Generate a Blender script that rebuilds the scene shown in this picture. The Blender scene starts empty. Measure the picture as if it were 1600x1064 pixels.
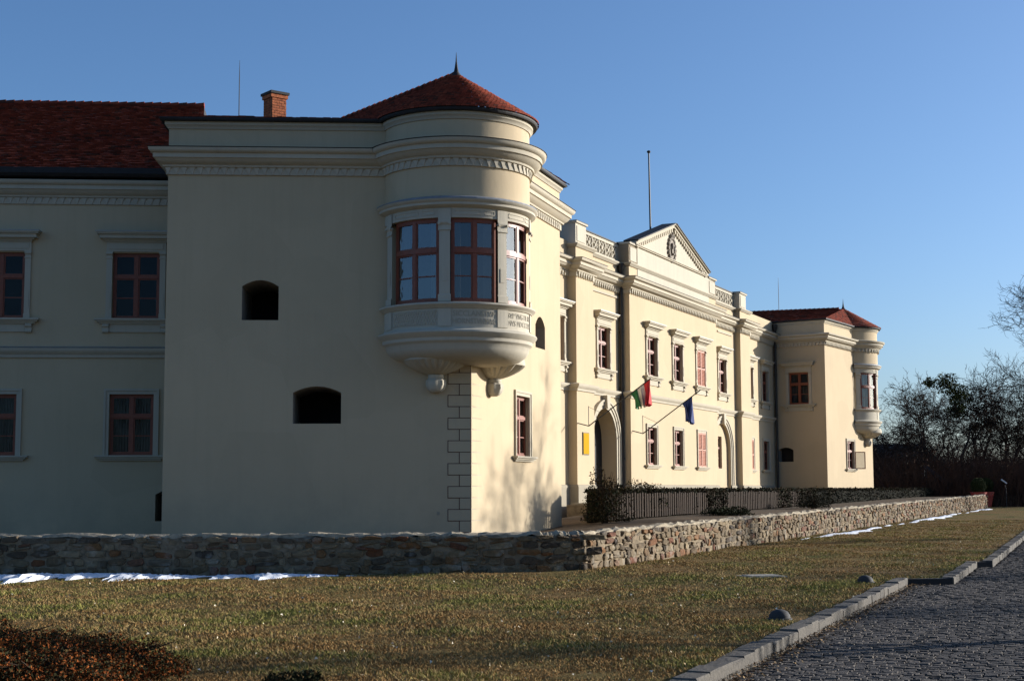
import bpy, math, random
import numpy as np
from mathutils import Matrix, Vector
from mathutils.geometry import tessellate_polygon
rnd = random.Random(7)
SC = bpy.context.scene
COL = SC.collection
# ------------------------------------------------------------------ camera, sky, sun, exposure
PITCH, ROLL, EYE = math.atan(233 / 2320.0), 0.004, 1.78
cam = bpy.data.cameras.new('camera'); camo = bpy.data.objects.new('camera', cam); COL.objects.link(camo)
cam.sensor_width = 36.0; cam.sensor_fit = 'HORIZONTAL'; cam.lens = 36.0 * 2320 / 1600
cam.clip_start = 0.1; cam.clip_end = 6000
camo.matrix_world = Matrix.Translation((0, 0, EYE)) @ Matrix.Rotation(math.pi / 2 + PITCH, 4, 'X') @ Matrix.Rotation(-ROLL, 4, 'Z')
SC.camera = camo
SUN_AZ, SUN_EL = math.radians(69), math.radians(13)      # azimuth from +Y towards +X
w = bpy.data.worlds.new('World'); SC.world = w; w.use_nodes = True
nt = w.node_tree; bg = nt.nodes['Background']
sky = nt.nodes.new('ShaderNodeTexSky'); sky.sky_type = 'NISHITA'; sky.sun_disc = False
sky.sun_elevation = SUN_EL; sky.sun_rotation = SUN_AZ; sky.altitude = 200
sky.air_density = 0.85; sky.dust_density = 1.7; sky.ozone_density = 4.7
nt.links.new(sky.outputs[0], bg.inputs[0]); bg.inputs[1].default_value = 0.112
sun = bpy.data.lights.new('sun', 'SUN'); suno = bpy.data.objects.new('sun', sun); COL.objects.link(suno)
sun.energy = 5.0; sun.angle = math.radians(0.55); sun.color = (1.0, 0.965, 0.91)
SDIR = Vector((math.sin(SUN_AZ) * math.cos(SUN_EL), math.cos(SUN_AZ) * math.cos(SUN_EL), math.sin(SUN_EL)))
suno.rotation_euler = SDIR.to_track_quat('Z', 'Y').to_euler(); suno.location = (60, 30, 40)
SC.view_settings.view_transform = 'Standard'; SC.view_settings.look = 'None'
SC.view_settings.exposure = 0.68; SC.view_settings.gamma = 1.0; SC.view_settings.use_curve_mapping = False

# ------------------------------------------------------------------ materials
def node_mat(name):
    m = bpy.data.materials.new(name); m.use_nodes = True
    t = m.node_tree; b = t.nodes['Principled BSDF']
    return m, t, b
def N(t, kind, **kw):
    n = t.nodes.new(kind)
    for k, v in kw.items(): setattr(n, k, v)
    return n
def noise(t, vec, scale, detail=4, rough=0.6, out='Fac'):
    n = N(t, 'ShaderNodeTexNoise'); n.inputs['Scale'].default_value = scale
    n.inputs['Detail'].default_value = detail; n.inputs['Roughness'].default_value = rough
    t.links.new(vec, n.inputs['Vector']); return n.outputs[out]
def ramp(t, fac, stops):
    r = N(t, 'ShaderNodeValToRGB'); e = r.color_ramp.elements
    while len(e) < len(stops): e.new(0.5)
    for i, (p, c) in enumerate(stops): e[i].position = p; e[i].color = (*c, 1)
    t.links.new(fac, r.inputs[0]); return r.outputs[0]
def mix(t, a, b, fac, mode='MIX'):
    n = N(t, 'ShaderNodeMix', data_type='RGBA', blend_type=mode)
    for sock, v in ((n.inputs[0], fac), (n.inputs[6], a), (n.inputs[7], b)):
        if isinstance(v, (int, float)): sock.default_value = v
        elif isinstance(v, tuple): sock.default_value = (*v, 1)
        else: t.links.new(v, sock)
    return n.outputs[2]
def math_(t, op, a, b=0.0):
    n = N(t, 'ShaderNodeMath', operation=op)
    for s, v in ((n.inputs[0], a), (n.inputs[1], b)):
        if isinstance(v, (int, float)): s.default_value = v
        else: t.links.new(v, s)
    return n.outputs[0]
def bump(t, b, height, strength=0.3, dist=0.02):
    n = N(t, 'ShaderNodeBump'); n.inputs['Strength'].default_value = strength; n.inputs['Distance'].default_value = dist
    t.links.new(height, n.inputs['Height']); t.links.new(n.outputs[0], b.inputs['Normal'])
def pos(t): return N(t, 'ShaderNodeNewGeometry').outputs['Position']
def stretched(t, vec, s):
    n = N(t, 'ShaderNodeMapping'); n.inputs['Scale'].default_value = s; t.links.new(vec, n.inputs[0]); return n.outputs[0]
def island(t):
    g = N(t, 'ShaderNodeNewGeometry').outputs['Random Per Island']; o = N(t, 'ShaderNodeObjectInfo').outputs['Random']
    return math_(t, 'FRACT', math_(t, 'ADD', g, o))
M = {}
def plaster(name, c, c2, stain, bstr=0.25):
    m, t, b = node_mat(name); p = pos(t)
    big = noise(t, p, 0.35, 5); fine = noise(t, p, 9, 5)
    col = mix(t, c, c2, ramp(t, big, [(0.35, (0, 0, 0)), (0.7, (1, 1, 1))]))
    streak = noise(t, stretched(t, p, (3.2, 3.2, 0.22)), 1.4, 5)
    col = mix(t, col, stain, math_(t, 'MULTIPLY', ramp(t, streak, [(0.50, (0, 0, 0)), (0.75, (1, 1, 1))]), 0.25))
    col = mix(t, col, (0.45, 0.42, 0.36), math_(t, 'MULTIPLY', ramp(t, fine, [(0.55, (0, 0, 0)), (0.8, (1, 1, 1))]), 0.12))
    if name == 'plaster':
        sx = N(t, 'ShaderNodeSeparateXYZ'); t.links.new(p, sx.inputs[0])
        def band(z0, z1):
            mr = N(t, 'ShaderNodeMapRange'); mr.inputs['From Min'].default_value = z0; mr.inputs['From Max'].default_value = z1; t.links.new(sx.outputs[2], mr.inputs[0]); return mr.outputs[0]
        runs = ramp(t, noise(t, stretched(t, p, (6.0, 6.0, 0.10)), 1.0, 4), [(0.48, (0, 0, 0)), (0.72, (1, 1, 1))])
        col = mix(t, col, stain, math_(t, 'MULTIPLY', math_(t, 'MULTIPLY', runs, band(7.6, 10.2)), 0.28))
        damp = math_(t, 'MULTIPLY', band(2.2, 0.7), ramp(t, noise(t, p, 0.9, 6, 0.7), [(0.35, (0, 0, 0)), (0.65, (1, 1, 1))]))
        col = mix(t, col, (0.30, 0.26, 0.19), math_(t, 'MULTIPLY', damp, 0.5))
        patchy = N(t, 'ShaderNodeTexVoronoi'); patchy.inputs['Scale'].default_value = 0.55; t.links.new(p, patchy.inputs['Vector'])
        bw = N(t, 'ShaderNodeRGBToBW'); t.links.new(patchy.outputs['Color'], bw.inputs[0])
        col = mix(t, col, stain, math_(t, 'MULTIPLY', ramp(t, math_(t, 'ADD', math_(t, 'MULTIPLY', bw.outputs[0], 0.5), math_(t, 'MULTIPLY', noise(t, p, 1.1, 5), 0.5)), [(0.45, (0, 0, 0)), (0.62, (1, 1, 1))]), 0.22))
    t.links.new(col, b.inputs['Base Color']); b.inputs['Roughness'].default_value = 0.9
    b.inputs['Specular IOR Level'].default_value = 0.2
    h = math_(t, 'ADD', noise(t, p, 1.3, 3), math_(t, 'MULTIPLY', noise(t, p, 28, 4), 0.25))
    bump(t, b, h, bstr, 0.03); M[name] = m
plaster('plaster', (0.525, 0.415, 0.268), (0.495, 0.39, 0.25), (0.41, 0.325, 0.21))
plaster('trim', (0.49, 0.43, 0.325), (0.43, 0.38, 0.29), (0.29, 0.26, 0.205), 0.35)
plaster('stucco_white', (0.50, 0.45, 0.35), (0.45, 0.40, 0.315), (0.29, 0.265, 0.22), 0.35)
plaster('plinth_stone', (0.33, 0.285, 0.21), (0.28, 0.245, 0.185), (0.2, 0.175, 0.135), 0.5)
plaster('engraved_and_lit_joint', (0.40, 0.36, 0.28), (0.37, 0.33, 0.26), (0.28, 0.25, 0.2), 0.35)
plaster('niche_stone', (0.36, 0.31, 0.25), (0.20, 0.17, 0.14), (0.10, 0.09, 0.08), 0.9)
def simple(name, c, rough=0.6, metal=0.0, var=0.25, scale=6.0, spec=0.5, bstr=0.0):
    m, t, b = node_mat(name); p = pos(t)
    n = noise(t, p, scale, 5)
    dark = tuple(x * (1 - var) for x in c); lite = tuple(min(1, x * (1 + var)) for x in c)
    t.links.new(ramp(t, n, [(0.3, dark), (0.7, lite)]), b.inputs['Base Color'])
    b.inputs['Roughness'].default_value = rough; b.inputs['Metallic'].default_value = metal
    b.inputs['Specular IOR Level'].default_value = spec
    if bstr: bump(t, b, n, bstr, 0.02)
    M[name] = m; return m
simple('joint_red', (0.075, 0.022, 0.018), 0.9)
simple('wood_red', (0.21, 0.05, 0.02), 0.5, var=0.2, scale=14)
simple('shutter_wood', (0.36, 0.115, 0.05), 0.6, var=0.2, scale=14)
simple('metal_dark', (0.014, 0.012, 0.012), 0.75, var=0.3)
simple('pipe_brown', (0.022, 0.014, 0.010), 0.45, var=0.3)
simple('zinc', (0.30, 0.31, 0.32), 0.5, 0.6, var=0.2)
simple('iron', (0.03, 0.03, 0.032), 0.6)
simple('opening_dark', (0.012, 0.010, 0.009), 0.8)
simple('room_dark', (0.022, 0.02, 0.02), 0.9)
simple('curtain', (0.19, 0.175, 0.15), 0.9, var=0.15)
simple('mortar', (0.21, 0.165, 0.11), 0.95, var=0.35, scale=5, spec=0.1, bstr=0.8)
simple('mortar_cap', (0.32, 0.27, 0.195), 0.95, var=0.35, scale=7, spec=0.1, bstr=0.9)
simple('soil', (0.10, 0.07, 0.042), 0.95, var=0.45, scale=3, spec=0.1, bstr=0.6)
simple('snow', (0.78, 0.80, 0.84), 0.7, var=0.16, scale=5, spec=0.2, bstr=0.9)
simple('fence_wood', (0.024, 0.013, 0.006), 0.85, var=0.45, scale=9, spec=0.15)
simple('pot_red', (0.42, 0.055, 0.035), 0.45, var=0.15)
simple('plaque_yellow', (0.48, 0.27, 0.012), 0.9, var=0.05, spec=0.05)
simple('plaque_ink', (0.35, 0.2, 0.02), 0.6)
simple('flag_red', (0.62, 0.03, 0.03), 0.8); simple('flag_white', (0.66, 0.62, 0.55), 0.8); simple('flag_green', (0.02, 0.15, 0.05), 0.8)
simple('flag_blue', (0.03, 0.055, 0.19), 0.8)
simple('coat_of_arms', (0.20, 0.165, 0.125), 0.8, var=0.4, scale=10)
simple('bark', (0.030, 0.023, 0.018), 0.9, var=0.45, scale=5, spec=0.15)
simple('twig', (0.034, 0.021, 0.013), 0.9, var=0.3, scale=2, spec=0.1)
simple('scrub', (0.075, 0.040, 0.026), 0.9, var=0.45, scale=0.8, spec=0.1)
simple('hedge_core', (0.010, 0.010, 0.007), 0.95, spec=0.05)
simple('mistletoe', (0.10, 0.115, 0.025), 0.8, var=0.4, scale=2, spec=0.1)
simple('house_wall', (0.35, 0.32, 0.28), 0.9); simple('house_roof', (0.11, 0.095, 0.085), 0.8)
simple('slide_blue', (0.012, 0.024, 0.035), 0.6); simple('lamp_white', (0.75, 0.75, 0.73), 0.4)
simple('dome_metal', (0.03, 0.029, 0.028), 0.8, 0.0, var=0.2)
simple('concrete', (0.26, 0.24, 0.20), 0.9, var=0.35, scale=9, bstr=0.5)
def pieces(name, stops, rough=0.9, fine=14, bstr=0.6, spec=0.2, lich=0.0):
    m, t, b = node_mat(name); p = pos(t)
    c = ramp(t, island(t), stops)
    n = noise(t, p, fine, 5)
    c = mix(t, c, (0.5, 0.5, 0.5), 1.0, 'MULTIPLY') if False else mix(t, c, ramp(t, n, [(0.25, (0.45, 0.45, 0.45)), (0.75, (1.25, 1.2, 1.15))]), 0.8, 'MULTIPLY')
    if lich: c = mix(t, c, (0.55, 0.52, 0.44), math_(t, 'MULTIPLY', ramp(t, noise(t, p, 2.4, 5), [(0.55, (0, 0, 0)), (0.7, (1, 1, 1))]), lich))
    t.links.new(c, b.inputs['Base Color']); b.inputs['Roughness'].default_value = rough
    b.inputs['Specular IOR Level'].default_value = spec
    bump(t, b, n, bstr, 0.03); M[name] = m
pieces('rubble', [(0.0, (0.115, 0.080, 0.047)), (0.16, (0.215, 0.162, 0.095)), (0.30, (0.07, 0.052, 0.036)), (0.46, (0.265, 0.205, 0.125)), (0.60, (0.15, 0.106, 0.06)), (0.70, (0.20, 0.10, 0.04)), (0.75, (0.125, 0.045, 0.024)), (0.86, (0.24, 0.19, 0.125)), (1.0, (0.05, 0.039, 0.029))], fine=9, bstr=0.9, lich=0.3)
pieces('roof_tile', [(0.0, (0.175, 0.036, 0.021)), (0.3, (0.245, 0.052, 0.028)), (0.5, (0.20, 0.04, 0.023)), (0.75, (0.30, 0.068, 0.036)), (0.9, (0.12, 0.034, 0.022)), (1.0, (0.085, 0.038, 0.026))], 0.9, 4, 0.4, 0.1)
pieces('brick', [(0.0, (0.36, 0.11, 0.05)), (0.5, (0.46, 0.15, 0.065)), (1.0, (0.30, 0.09, 0.045))], 0.9, 10, 0.4)
pieces('cobble', [(0.0, (0.075, 0.065, 0.057)), (0.35, (0.105, 0.092, 0.080)), (0.7, (0.088, 0.077, 0.068)), (0.9, (0.125, 0.105, 0.085)), (1.0, (0.062, 0.056, 0.051))], 0.85, 20, 0.5, 0.15)
pieces('kerb_stone', [(0.0, (0.085, 0.077, 0.066)), (0.5, (0.125, 0.112, 0.094)), (1.0, (0.10, 0.09, 0.076))], 0.85, 22, 0.6)
def attr_mat(name, rough=0.9, trans=0.0):
    m, t, b = node_mat(name); a = N(t, 'ShaderNodeAttribute', attribute_name='Col')
    t.links.new(a.outputs['Color'], b.inputs['Base Color']); b.inputs['Roughness'].default_value = rough
    b.inputs['Specular IOR Level'].default_value = 0.1; M[name] = m
attr_mat('foliage')
def lawn_mat():
    m, t, b = node_mat('lawn'); p = pos(t)
    a = ramp(t, noise(t, p, 0.45, 6), [(0.35, (0.19, 0.115, 0.048)), (0.5, (0.21, 0.145, 0.055)), (0.65, (0.11, 0.105, 0.032))])
    c = mix(t, a, ramp(t, noise(t, p, 18, 6), [(0.3, (0.35, 0.35, 0.35)), (0.7, (1.2, 1.2, 1.2))]), 0.9, 'MULTIPLY')
    t.links.new(c, b.inputs['Base Color']); b.inputs['Roughness'].default_value = 0.95; b.inputs['Specular IOR Level'].default_value = 0.05
    bump(t, b, noise(t, p, 30, 5), 0.8, 0.05); M['lawn'] = m
lawn_mat()
def glass_mat(name, refl, tint, fk):
    m = bpy.data.materials.new(name); m.use_nodes = True; t = m.node_tree
    t.nodes.remove(t.nodes['Principled BSDF']); out = t.nodes['Material Output']
    tr = N(t, 'ShaderNodeBsdfTransparent'); tr.inputs[0].default_value = (*tint, 1)
    gl = N(t, 'ShaderNodeBsdfGlossy'); gl.inputs['Roughness'].default_value = 0.02; gl.inputs[0].default_value = (0.9, 0.95, 1, 1)
    bp = N(t, 'ShaderNodeBump'); bp.inputs['Strength'].default_value = 0.12; bp.inputs['Distance'].default_value = 0.02
    t.links.new(noise(t, pos(t), 2.2, 2), bp.inputs['Height']); t.links.new(bp.outputs[0], gl.inputs['Normal'])
    lw = N(t, 'ShaderNodeLayerWeight'); lw.inputs[0].default_value = 0.35
    f = math_(t, 'ADD', math_(t, 'MULTIPLY', lw.outputs['Fresnel'], fk), refl)
    ms = N(t, 'ShaderNodeMixShader'); t.links.new(f, ms.inputs[0]); t.links.new(tr.outputs[0], ms.inputs[1]); t.links.new(gl.outputs[0], ms.inputs[2])
    t.links.new(ms.outputs[0], out.inputs[0]); M[name] = m
glass_mat('glass', 0.0, (0.75, 0.76, 0.77), 0.22)
glass_mat('glass_oriel', 0.075, (0.6, 0.63, 0.66), 0.6)

# ------------------------------------------------------------------ mesh and object helpers
WM = {}
def link(o, parent=None, m=None):
    m = m or Matrix.Identity(4); COL.objects.link(o)
    if parent is not None:
        o.parent = parent; o.matrix_parent_inverse = WM[parent.name].inverted()
    o.matrix_basis = m; WM[o.name] = m; return o
def tag(o, label=None, cat=None, group=None, kind=None):
    for k, v in (('label', label), ('category', cat), ('group', group), ('kind', kind)):
        if v: o[k] = v
    return o
def thing(name, label, cat, loc, group=None, rz=0.0):
    o = bpy.data.objects.new(name, None); o.empty_display_size = 0.3
    link(o, None, Matrix.Translation(loc) @ Matrix.Rotation(rz, 4, 'Z')); return tag(o, label, cat, group)
def inst(name, mesh, parent=None, m=None): return link(bpy.data.objects.new(name, mesh), parent, m)
class MB:
    def __init__(s): s.v = []; s.f = []; s.mi = []; s.cur = 0
    def add(s, vs, fs):
        k = len(s.v); s.v.extend(tuple(x) for x in vs)
        for f in fs: s.f.append(tuple(i + k for i in f)); s.mi.append(s.cur)
        return s
    def box(s, x0, x1, y0, y1, z0, z1):
        return s.add([(x, y, z) for z in (z0, z1) for y in (y0, y1) for x in (x0, x1)],
                     [(0, 2, 3, 1), (4, 5, 7, 6), (0, 1, 5, 4), (2, 6, 7, 3), (0, 4, 6, 2), (1, 3, 7, 5)])
    def prism(s, poly, y0, y1):                       # polygon in x,z pushed along y
        n = len(poly)
        return s.add([(x, y0, z) for x, z in poly] + [(x, y1, z) for x, z in poly],
                     [tuple(range(n)), tuple(range(2 * n - 1, n - 1, -1))] + [((i + 1) % n, i, n + i, n + (i + 1) % n) for i in range(n)])
    def bar(s, a, b, wx, wy):                          # square bar between two points
        a, b = Vector(a), Vector(b); d = (b - a).normalized()
        u = d.cross(Vector((0, 1, 0)));
        if u.length < 1e-4: u = Vector((1, 0, 0))
        u.normalize(); v = d.cross(u)
        vs = [p + u * (sx * wx / 2) + v * (sy * wy / 2) for p in (a, b) for sx, sy in ((-1, -1), (1, -1), (1, 1), (-1, 1))]
        return s.add(vs, [(0, 3, 2, 1), (4, 5, 6, 7)] + [(i, (i + 1) % 4, 4 + (i + 1) % 4, 4 + i) for i in range(4)])
    def tube(s, pts, rs, n=6, cap=True):
        pts = [Vector(p) for p in pts]; k = len(pts)
        if isinstance(rs, (int, float)): rs = [rs] * k
        vs = []; ref = None
        for i, p in enumerate(pts):
            d = (pts[min(i + 1, k - 1)] - pts[max(i - 1, 0)]).normalized()
            if ref is None: ref = d.cross(Vector((0.31, 0.9, 0.2))).normalized()
            u = (ref - d * ref.dot(d)).normalized(); ref = u; v = d.cross(u)
            for j in range(n):
                a = 2 * math.pi * j / n; vs.append(p + (u * math.cos(a) + v * math.sin(a)) * rs[i])
        fs = [(i * n + j, i * n + (j + 1) % n, (i + 1) * n + (j + 1) % n, (i + 1) * n + j) for i in range(k - 1) for j in range(n)]
        if cap: fs += [tuple(range(n - 1, -1, -1)), tuple(range((k - 1) * n, k * n))]
        return s.add(vs, fs)
    def lathe(s, c, prof, n=32, a0=0.0, a1=2 * math.pi, mod=None):   # prof: (r, z); angle from -Y towards +X
        full = abs(a1 - a0 - 2 * math.pi) < 1e-6; m = n if full else n + 1; vs = []
        for i, (r, z) in enumerate(prof):
            for j in range(m):
                a = a0 + (a1 - a0) * j / n; q = r * (mod(i, a) if mod else 1)
                vs.append((c[0] + q * math.sin(a), c[1] - q * math.cos(a), z))
        fs = []
        for i in range(len(prof) - 1):
            for j in range(n):
                jj = (j + 1) % m; fs.append((i * m + j, i * m + jj, (i + 1) * m + jj, (i + 1) * m + j))
        return s.add(vs, fs)
    def sweep(s, path, prof):                          # path of plan points, exterior on the right-hand side; prof (out, z)
        P = [Vector(p) for p in path]; k = len(P); vs = []
        for i, p in enumerate(P):
            d0 = (P[i] - P[i - 1]).normalized() if i else (P[1] - P[0]).normalized()
            d1 = (P[i + 1] - P[i]).normalized() if i < k - 1 else d0
            n0, n1 = Vector((d0.y, -d0.x)), Vector((d1.y, -d1.x)); b = (n0 + n1).normalized()
            b = b / max(0.35, b.dot(n0))
            for o, z in prof: vs.append((p.x + b.x * o, p.y + b.y * o, z))
        q = len(prof)
        return s.add(vs, [(i * q + j, (i + 1) * q + j, (i + 1) * q + j + 1, i * q + j + 1) for i in range(k - 1) for j in range(q - 1)])
    def mesh(s, mats, smooth=False, name='mesh'):
        me = bpy.data.meshes.new(name); me.from_pydata(s.v, [], s.f)
        for m in (mats if isinstance(mats, (list, tuple)) else [mats]): me.materials.append(M[m])
        if isinstance(mats, (list, tuple)): me.polygons.foreach_set('material_index', s.mi)
        if smooth:
            me.polygons.foreach_set('use_smooth', [True] * len(s.f))
            try: me.set_sharp_from_angle(angle=math.radians(35))
            except Exception: pass
        me.update(); return me
    def build(s, name, mats, parent=None, m=None, smooth=False):
        return inst(name, s.mesh(mats, smooth, name), parent, m)
def tri_cloud(name, V, C, mat, parent=None, per=3):     # many loose triangles or quads with vertex colours
    n = len(V) // per; me = bpy.data.meshes.new(name)
    me.vertices.add(n * per); me.vertices.foreach_set('co', np.asarray(V, np.float32).ravel())
    me.loops.add(n * per); me.loops.foreach_set('vertex_index', np.arange(n * per, dtype=np.int32))
    me.polygons.add(n); me.polygons.foreach_set('loop_start', np.arange(0, n * per, per, dtype=np.int32))
    me.polygons.foreach_set('loop_total', np.full(n, per, np.int32))
    me.update(calc_edges=True)
    a = me.color_attributes.new('Col', 'FLOAT_COLOR', 'POINT')
    a.data.foreach_set('color', np.c_[np.asarray(C, np.float32), np.ones(n * per, np.float32)].ravel())
    me.materials.append(M[mat]); return inst(name, me, parent)
class Plane:                                           # vertical wall plane: x along, -y outwards, z up
    def __init__(s, o, d):
        s.o = Vector(o); s.u = Vector(d).normalized(); s.n = Vector((s.u.y, -s.u.x))
        s.m = Matrix(((s.u.x, -s.n.x, 0, s.o.x), (s.u.y, -s.n.y, 0, s.o.y), (0, 0, 1, 0), (0, 0, 0, 1)))
    def p(s, u, out=0.0): return s.o + s.u * u + s.n * out
    def w(s, u, out, z): q = s.p(u, out); return Vector((q.x, q.y, z))
def arch(u0, u1, z0, zs, rise, n=10):                  # opening outline with a round or segmental head
    c = (u0 + u1) / 2; h = (u1 - u0) / 2
    return [(u0, z0), (u1, z0)] + [(c + h * math.cos(math.pi * i / n), zs + rise * math.sin(math.pi * i / n)) for i in range(n + 1)]
def seg_arch(u0, u1, z0, zs, rise, n=8):
    c = (u0 + u1) / 2; h = (u1 - u0) / 2
    return [(u0, z0), (u1, z0)] + [(u1 - 2 * h * i / n, zs + rise * (1 - (2 * i / n - 1) ** 2)) for i in range(n + 1)]
def wall(name, parent, pl, outer, holes, mat='plaster', off=0.0, reveal=0.22, rmat=None):
    loops = [[Vector((u, z, 0)) for u, z in outer]] + [[Vector((u, z, 0)) for u, z in h] for h, *_ in holes]
    flat = [p for l in loops for p in l]; b = MB()
    b.add([(p.x, -off, p.y) for p in flat], [tuple(t) for t in tessellate_polygon(loops)])
    for h, *r in holes:
        d = r[0] if r else reveal; n = len(h)
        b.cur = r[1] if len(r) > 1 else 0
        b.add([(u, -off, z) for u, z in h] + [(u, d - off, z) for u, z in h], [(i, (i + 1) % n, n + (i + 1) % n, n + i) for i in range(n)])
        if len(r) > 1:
            b.cur = 2; b.add([(u, d - off, z) for u, z in h], [tuple(range(n))])  # niche backs coloured near-black to paint in the shade of the recess
        b.cur = 0
    return b.build(name, [mat, 'niche_stone', 'opening_dark'] , parent, pl.m)
def rect(u0, u1, z0, z1): return [(u0, z0), (u1, z0), (u1, z1), (u0, z1)]
CORNICE = [(0.0, 9.86), (0.05, 9.86), (0.05, 10.04), (0.12, 10.05), (0.13, 10.10), (0.20, 10.13), (0.27, 10.20), (0.30, 10.24), (0.34, 10.25), (0.34, 10.36), (0.40, 10.38), (0.44, 10.43), (0.45, 10.49), (0.44, 10.50), (0.0, 10.57)]
STRING = [(0.0, 5.50), (0.05, 5.50), (0.06, 5.58), (0.12, 5.64), (0.16, 5.70), (0.16, 5.76), (0.0, 5.80)]

# ------------------------------------------------------------------ planes of the place
A0 = Vector((-1.057, 38.0))
_a = math.radians(86.5)
PS = Plane(A0, (math.sin(_a), math.cos(_a)))           # shaded bastion wall, u from -7.77 to 0
PT = Plane(A0, (2.55, 8.0))                            # lit bastion wall, u from 0 to 8.45
_a = math.radians(85.5)
PW = Plane((-11.96, 41.4), (math.sin(_a), math.cos(_a)))   # left wing
PF = Plane((2.44, 56.0), (0.412, 0.911))               # entrance front
G0, G1 = Vector((14.93, 84.5)), Vector((17.5, 82.8))
PG = Plane(G0, G1 - G0); PK = Plane(G1, (0.515, 0.857))
OC, OR = Vector((-1.45, 38.5)), 1.93                   # near oriel
FC = Vector((20.0, 89.0))                              # far oriel
WU = Vector((0.412, 0.911)); WC = Vector((1.6, 32.9))  # stone wall corner and direction
def slope(x, y):
    s = (x - WC.x) * WU.x + (y - WC.y) * WU.y
    return 0.0067 * min(max(0.0, s), 85.0)
def path_n(i): pass

# ------------------------------------------------------------------ ground, lawn, road, terrace
def grid(name, xs, ys, zf, mat):
    b = MB(); nx, ny = len(xs), len(ys)
    b.add([(x, y, zf(x, y)) for y in ys for x in xs], [(j * nx + i, j * nx + i + 1, (j + 1) * nx + i + 1, (j + 1) * nx + i) for j in range(ny - 1) for i in range(nx - 1)])
    return tag(b.build(name, mat), kind='structure')
grid('ground', [-2500, -300, -60, -20, 0, 20, 40, 60, 120, 400, 2500], [-600, -60, 0, 20, 32.9, 50, 70, 90, 111, 150, 400, 3000], lambda x, y: slope(x, y) - 0.17, 'soil')
K1a, K1b = Vector((1.77, 14.5)), Vector((7.64, 29.46))
KD = (K1b - K1a).normalized(); KN = Vector((KD.y, -KD.x))
K0 = K1a - KD * 22
KERB = [K0, K1b, Vector((8.58, 29.62)), Vector((10.80, 35.25)), Vector((11.2, 35.37)), Vector((11.2, 35.37)) + KD * 80]
def kerb_x(y):
    for a, b in zip(KERB, KERB[1:]):
        if a.y <= y <= b.y: return a.x + (b.x - a.x) * (y - a.y) / (b.y - a.y)
    return KERB[-1].x
def wall_x(y): return WC.x + (y - WC.y) * WU.x / WU.y
def strip(name, ys, xl, xr, n, zf, mat):
    b = MB(); vs = []
    for y in ys:
        a, c = xl(y), xr(y); vs += [(a + (c - a) * i / n, y, zf(a + (c - a) * i / n, y)) for i in range(n + 1)]
    m = n + 1
    b.add(vs, [(j * m + i, j * m + i + 1, (j + 1) * m + i + 1, (j + 1) * m + i) for j in range(len(ys) - 1) for i in range(n)])
    return tag(b.build(name, mat, smooth=True), kind='structure')
def lawn_z(x, y):
    z = slope(x, y) + 0.035 * math.sin(x * 0.55 + 1.2) * math.sin(y * 0.41) + 0.02 * math.sin(x * 1.7 + y * 1.1)
    k = kerb_x(y) - x
    return slope(x, y) + (z - slope(x, y)) * min(1, max(0, k) / 1.0)
LY = sorted(set([-6 + 0.7 * i for i in range(55)] + [29.46, 29.62, 35.25, 35.37, 32.6] + [33 + 1.2 * i for i in range(64)]))
strip('lawn', [y for y in LY if y <= 32.6], lambda y: -45.0, lambda y: kerb_x(y) + 0.03, 60, lawn_z, 'lawn')
strip('lawn', [y for y in LY if y >= 32.6], lambda y: wall_x(y) - 0.35, lambda y: kerb_x(y) + 0.03, 30, lawn_z, 'lawn')
strip('road', [y for y in LY], lambda y: kerb_x(y) - 0.2, lambda y: kerb_x(y) + 6.5, 6, lambda x, y: slope(x, y) - 0.135, 'soil')
strip('verge', [y for y in LY], lambda y: kerb_x(y) + 6.5, lambda y: kerb_x(y) + 60, 8, lambda x, y: slope(x, y) - 0.10, 'lawn')
def terrace_z(x, y):
    k = min(1, max(0, (x - 0.3) / 2.6)); return 0.45 + 0.30 * k * k * (3 - 2 * k) + slope(x, y) + 0.02 * math.sin(x * 1.3) * math.sin(y * 0.9)
strip('terrace', [32.78, 33.5, 34.5, 36, 38, 40, 44, 48, 54, 60, 70, 80, 90, 97], lambda y: -45.0, lambda y: wall_x(y) - 0.22, 60, terrace_z, 'soil')

# ------------------------------------------------------------------ the castle
castle = thing('castle', 'long cream castle with red tiled roofs, corner bastions and round oriel bays', 'castle', (4, 60, 0.6))
def circ_hit(pl, c, r, sign):
    d = pl.o - c; bq = d.dot(pl.u); cq = d.dot(d) - r * r; return -bq + sign * math.sqrt(bq * bq - cq)
def ang_of(c, p): return math.atan2(p.x - c.x, -(p.y - c.y))
def arc_pts(c, r, a0, a1, n): return [Vector((c.x + r * math.sin(a0 + (a1 - a0) * i / n), c.y - r * math.cos(a0 + (a1 - a0) * i / n))) for i in range(n + 1)]
uS1 = circ_hit(PS, OC, OR, -1); uT2 = circ_hit(PT, OC, OR, 1)
TH1, TH2 = ang_of(OC, PS.p(uS1)), ang_of(OC, PT.p(uT2))
LS, LT = -7.77, 8.45
Lc, Cc = PS.p(LS), PT.p(LT)
Lb = Lc - PS.n * 5.5; Cb = PF.p(-8.0, -0.35)
BPATH = [Lb, Lc] + arc_pts(OC, OR, TH1, TH2, 36) + [Cc, Cb]
def part_label(o, l): o['label'] = l; return o
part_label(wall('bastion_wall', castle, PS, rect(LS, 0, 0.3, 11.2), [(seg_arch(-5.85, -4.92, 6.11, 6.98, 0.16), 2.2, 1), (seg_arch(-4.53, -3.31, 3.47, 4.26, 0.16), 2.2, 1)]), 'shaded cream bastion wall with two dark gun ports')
part_label(wall('bastion_wall', castle, PT, rect(0, LT, 0.3, 11.2), [(rect(3.80, 5.05, 2.72, 4.42),), (seg_arch(5.75, 6.75, 5.95, 6.62, 0.28), 0.9, 1)]), 'sunlit cream bastion wall with one small window')
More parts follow.
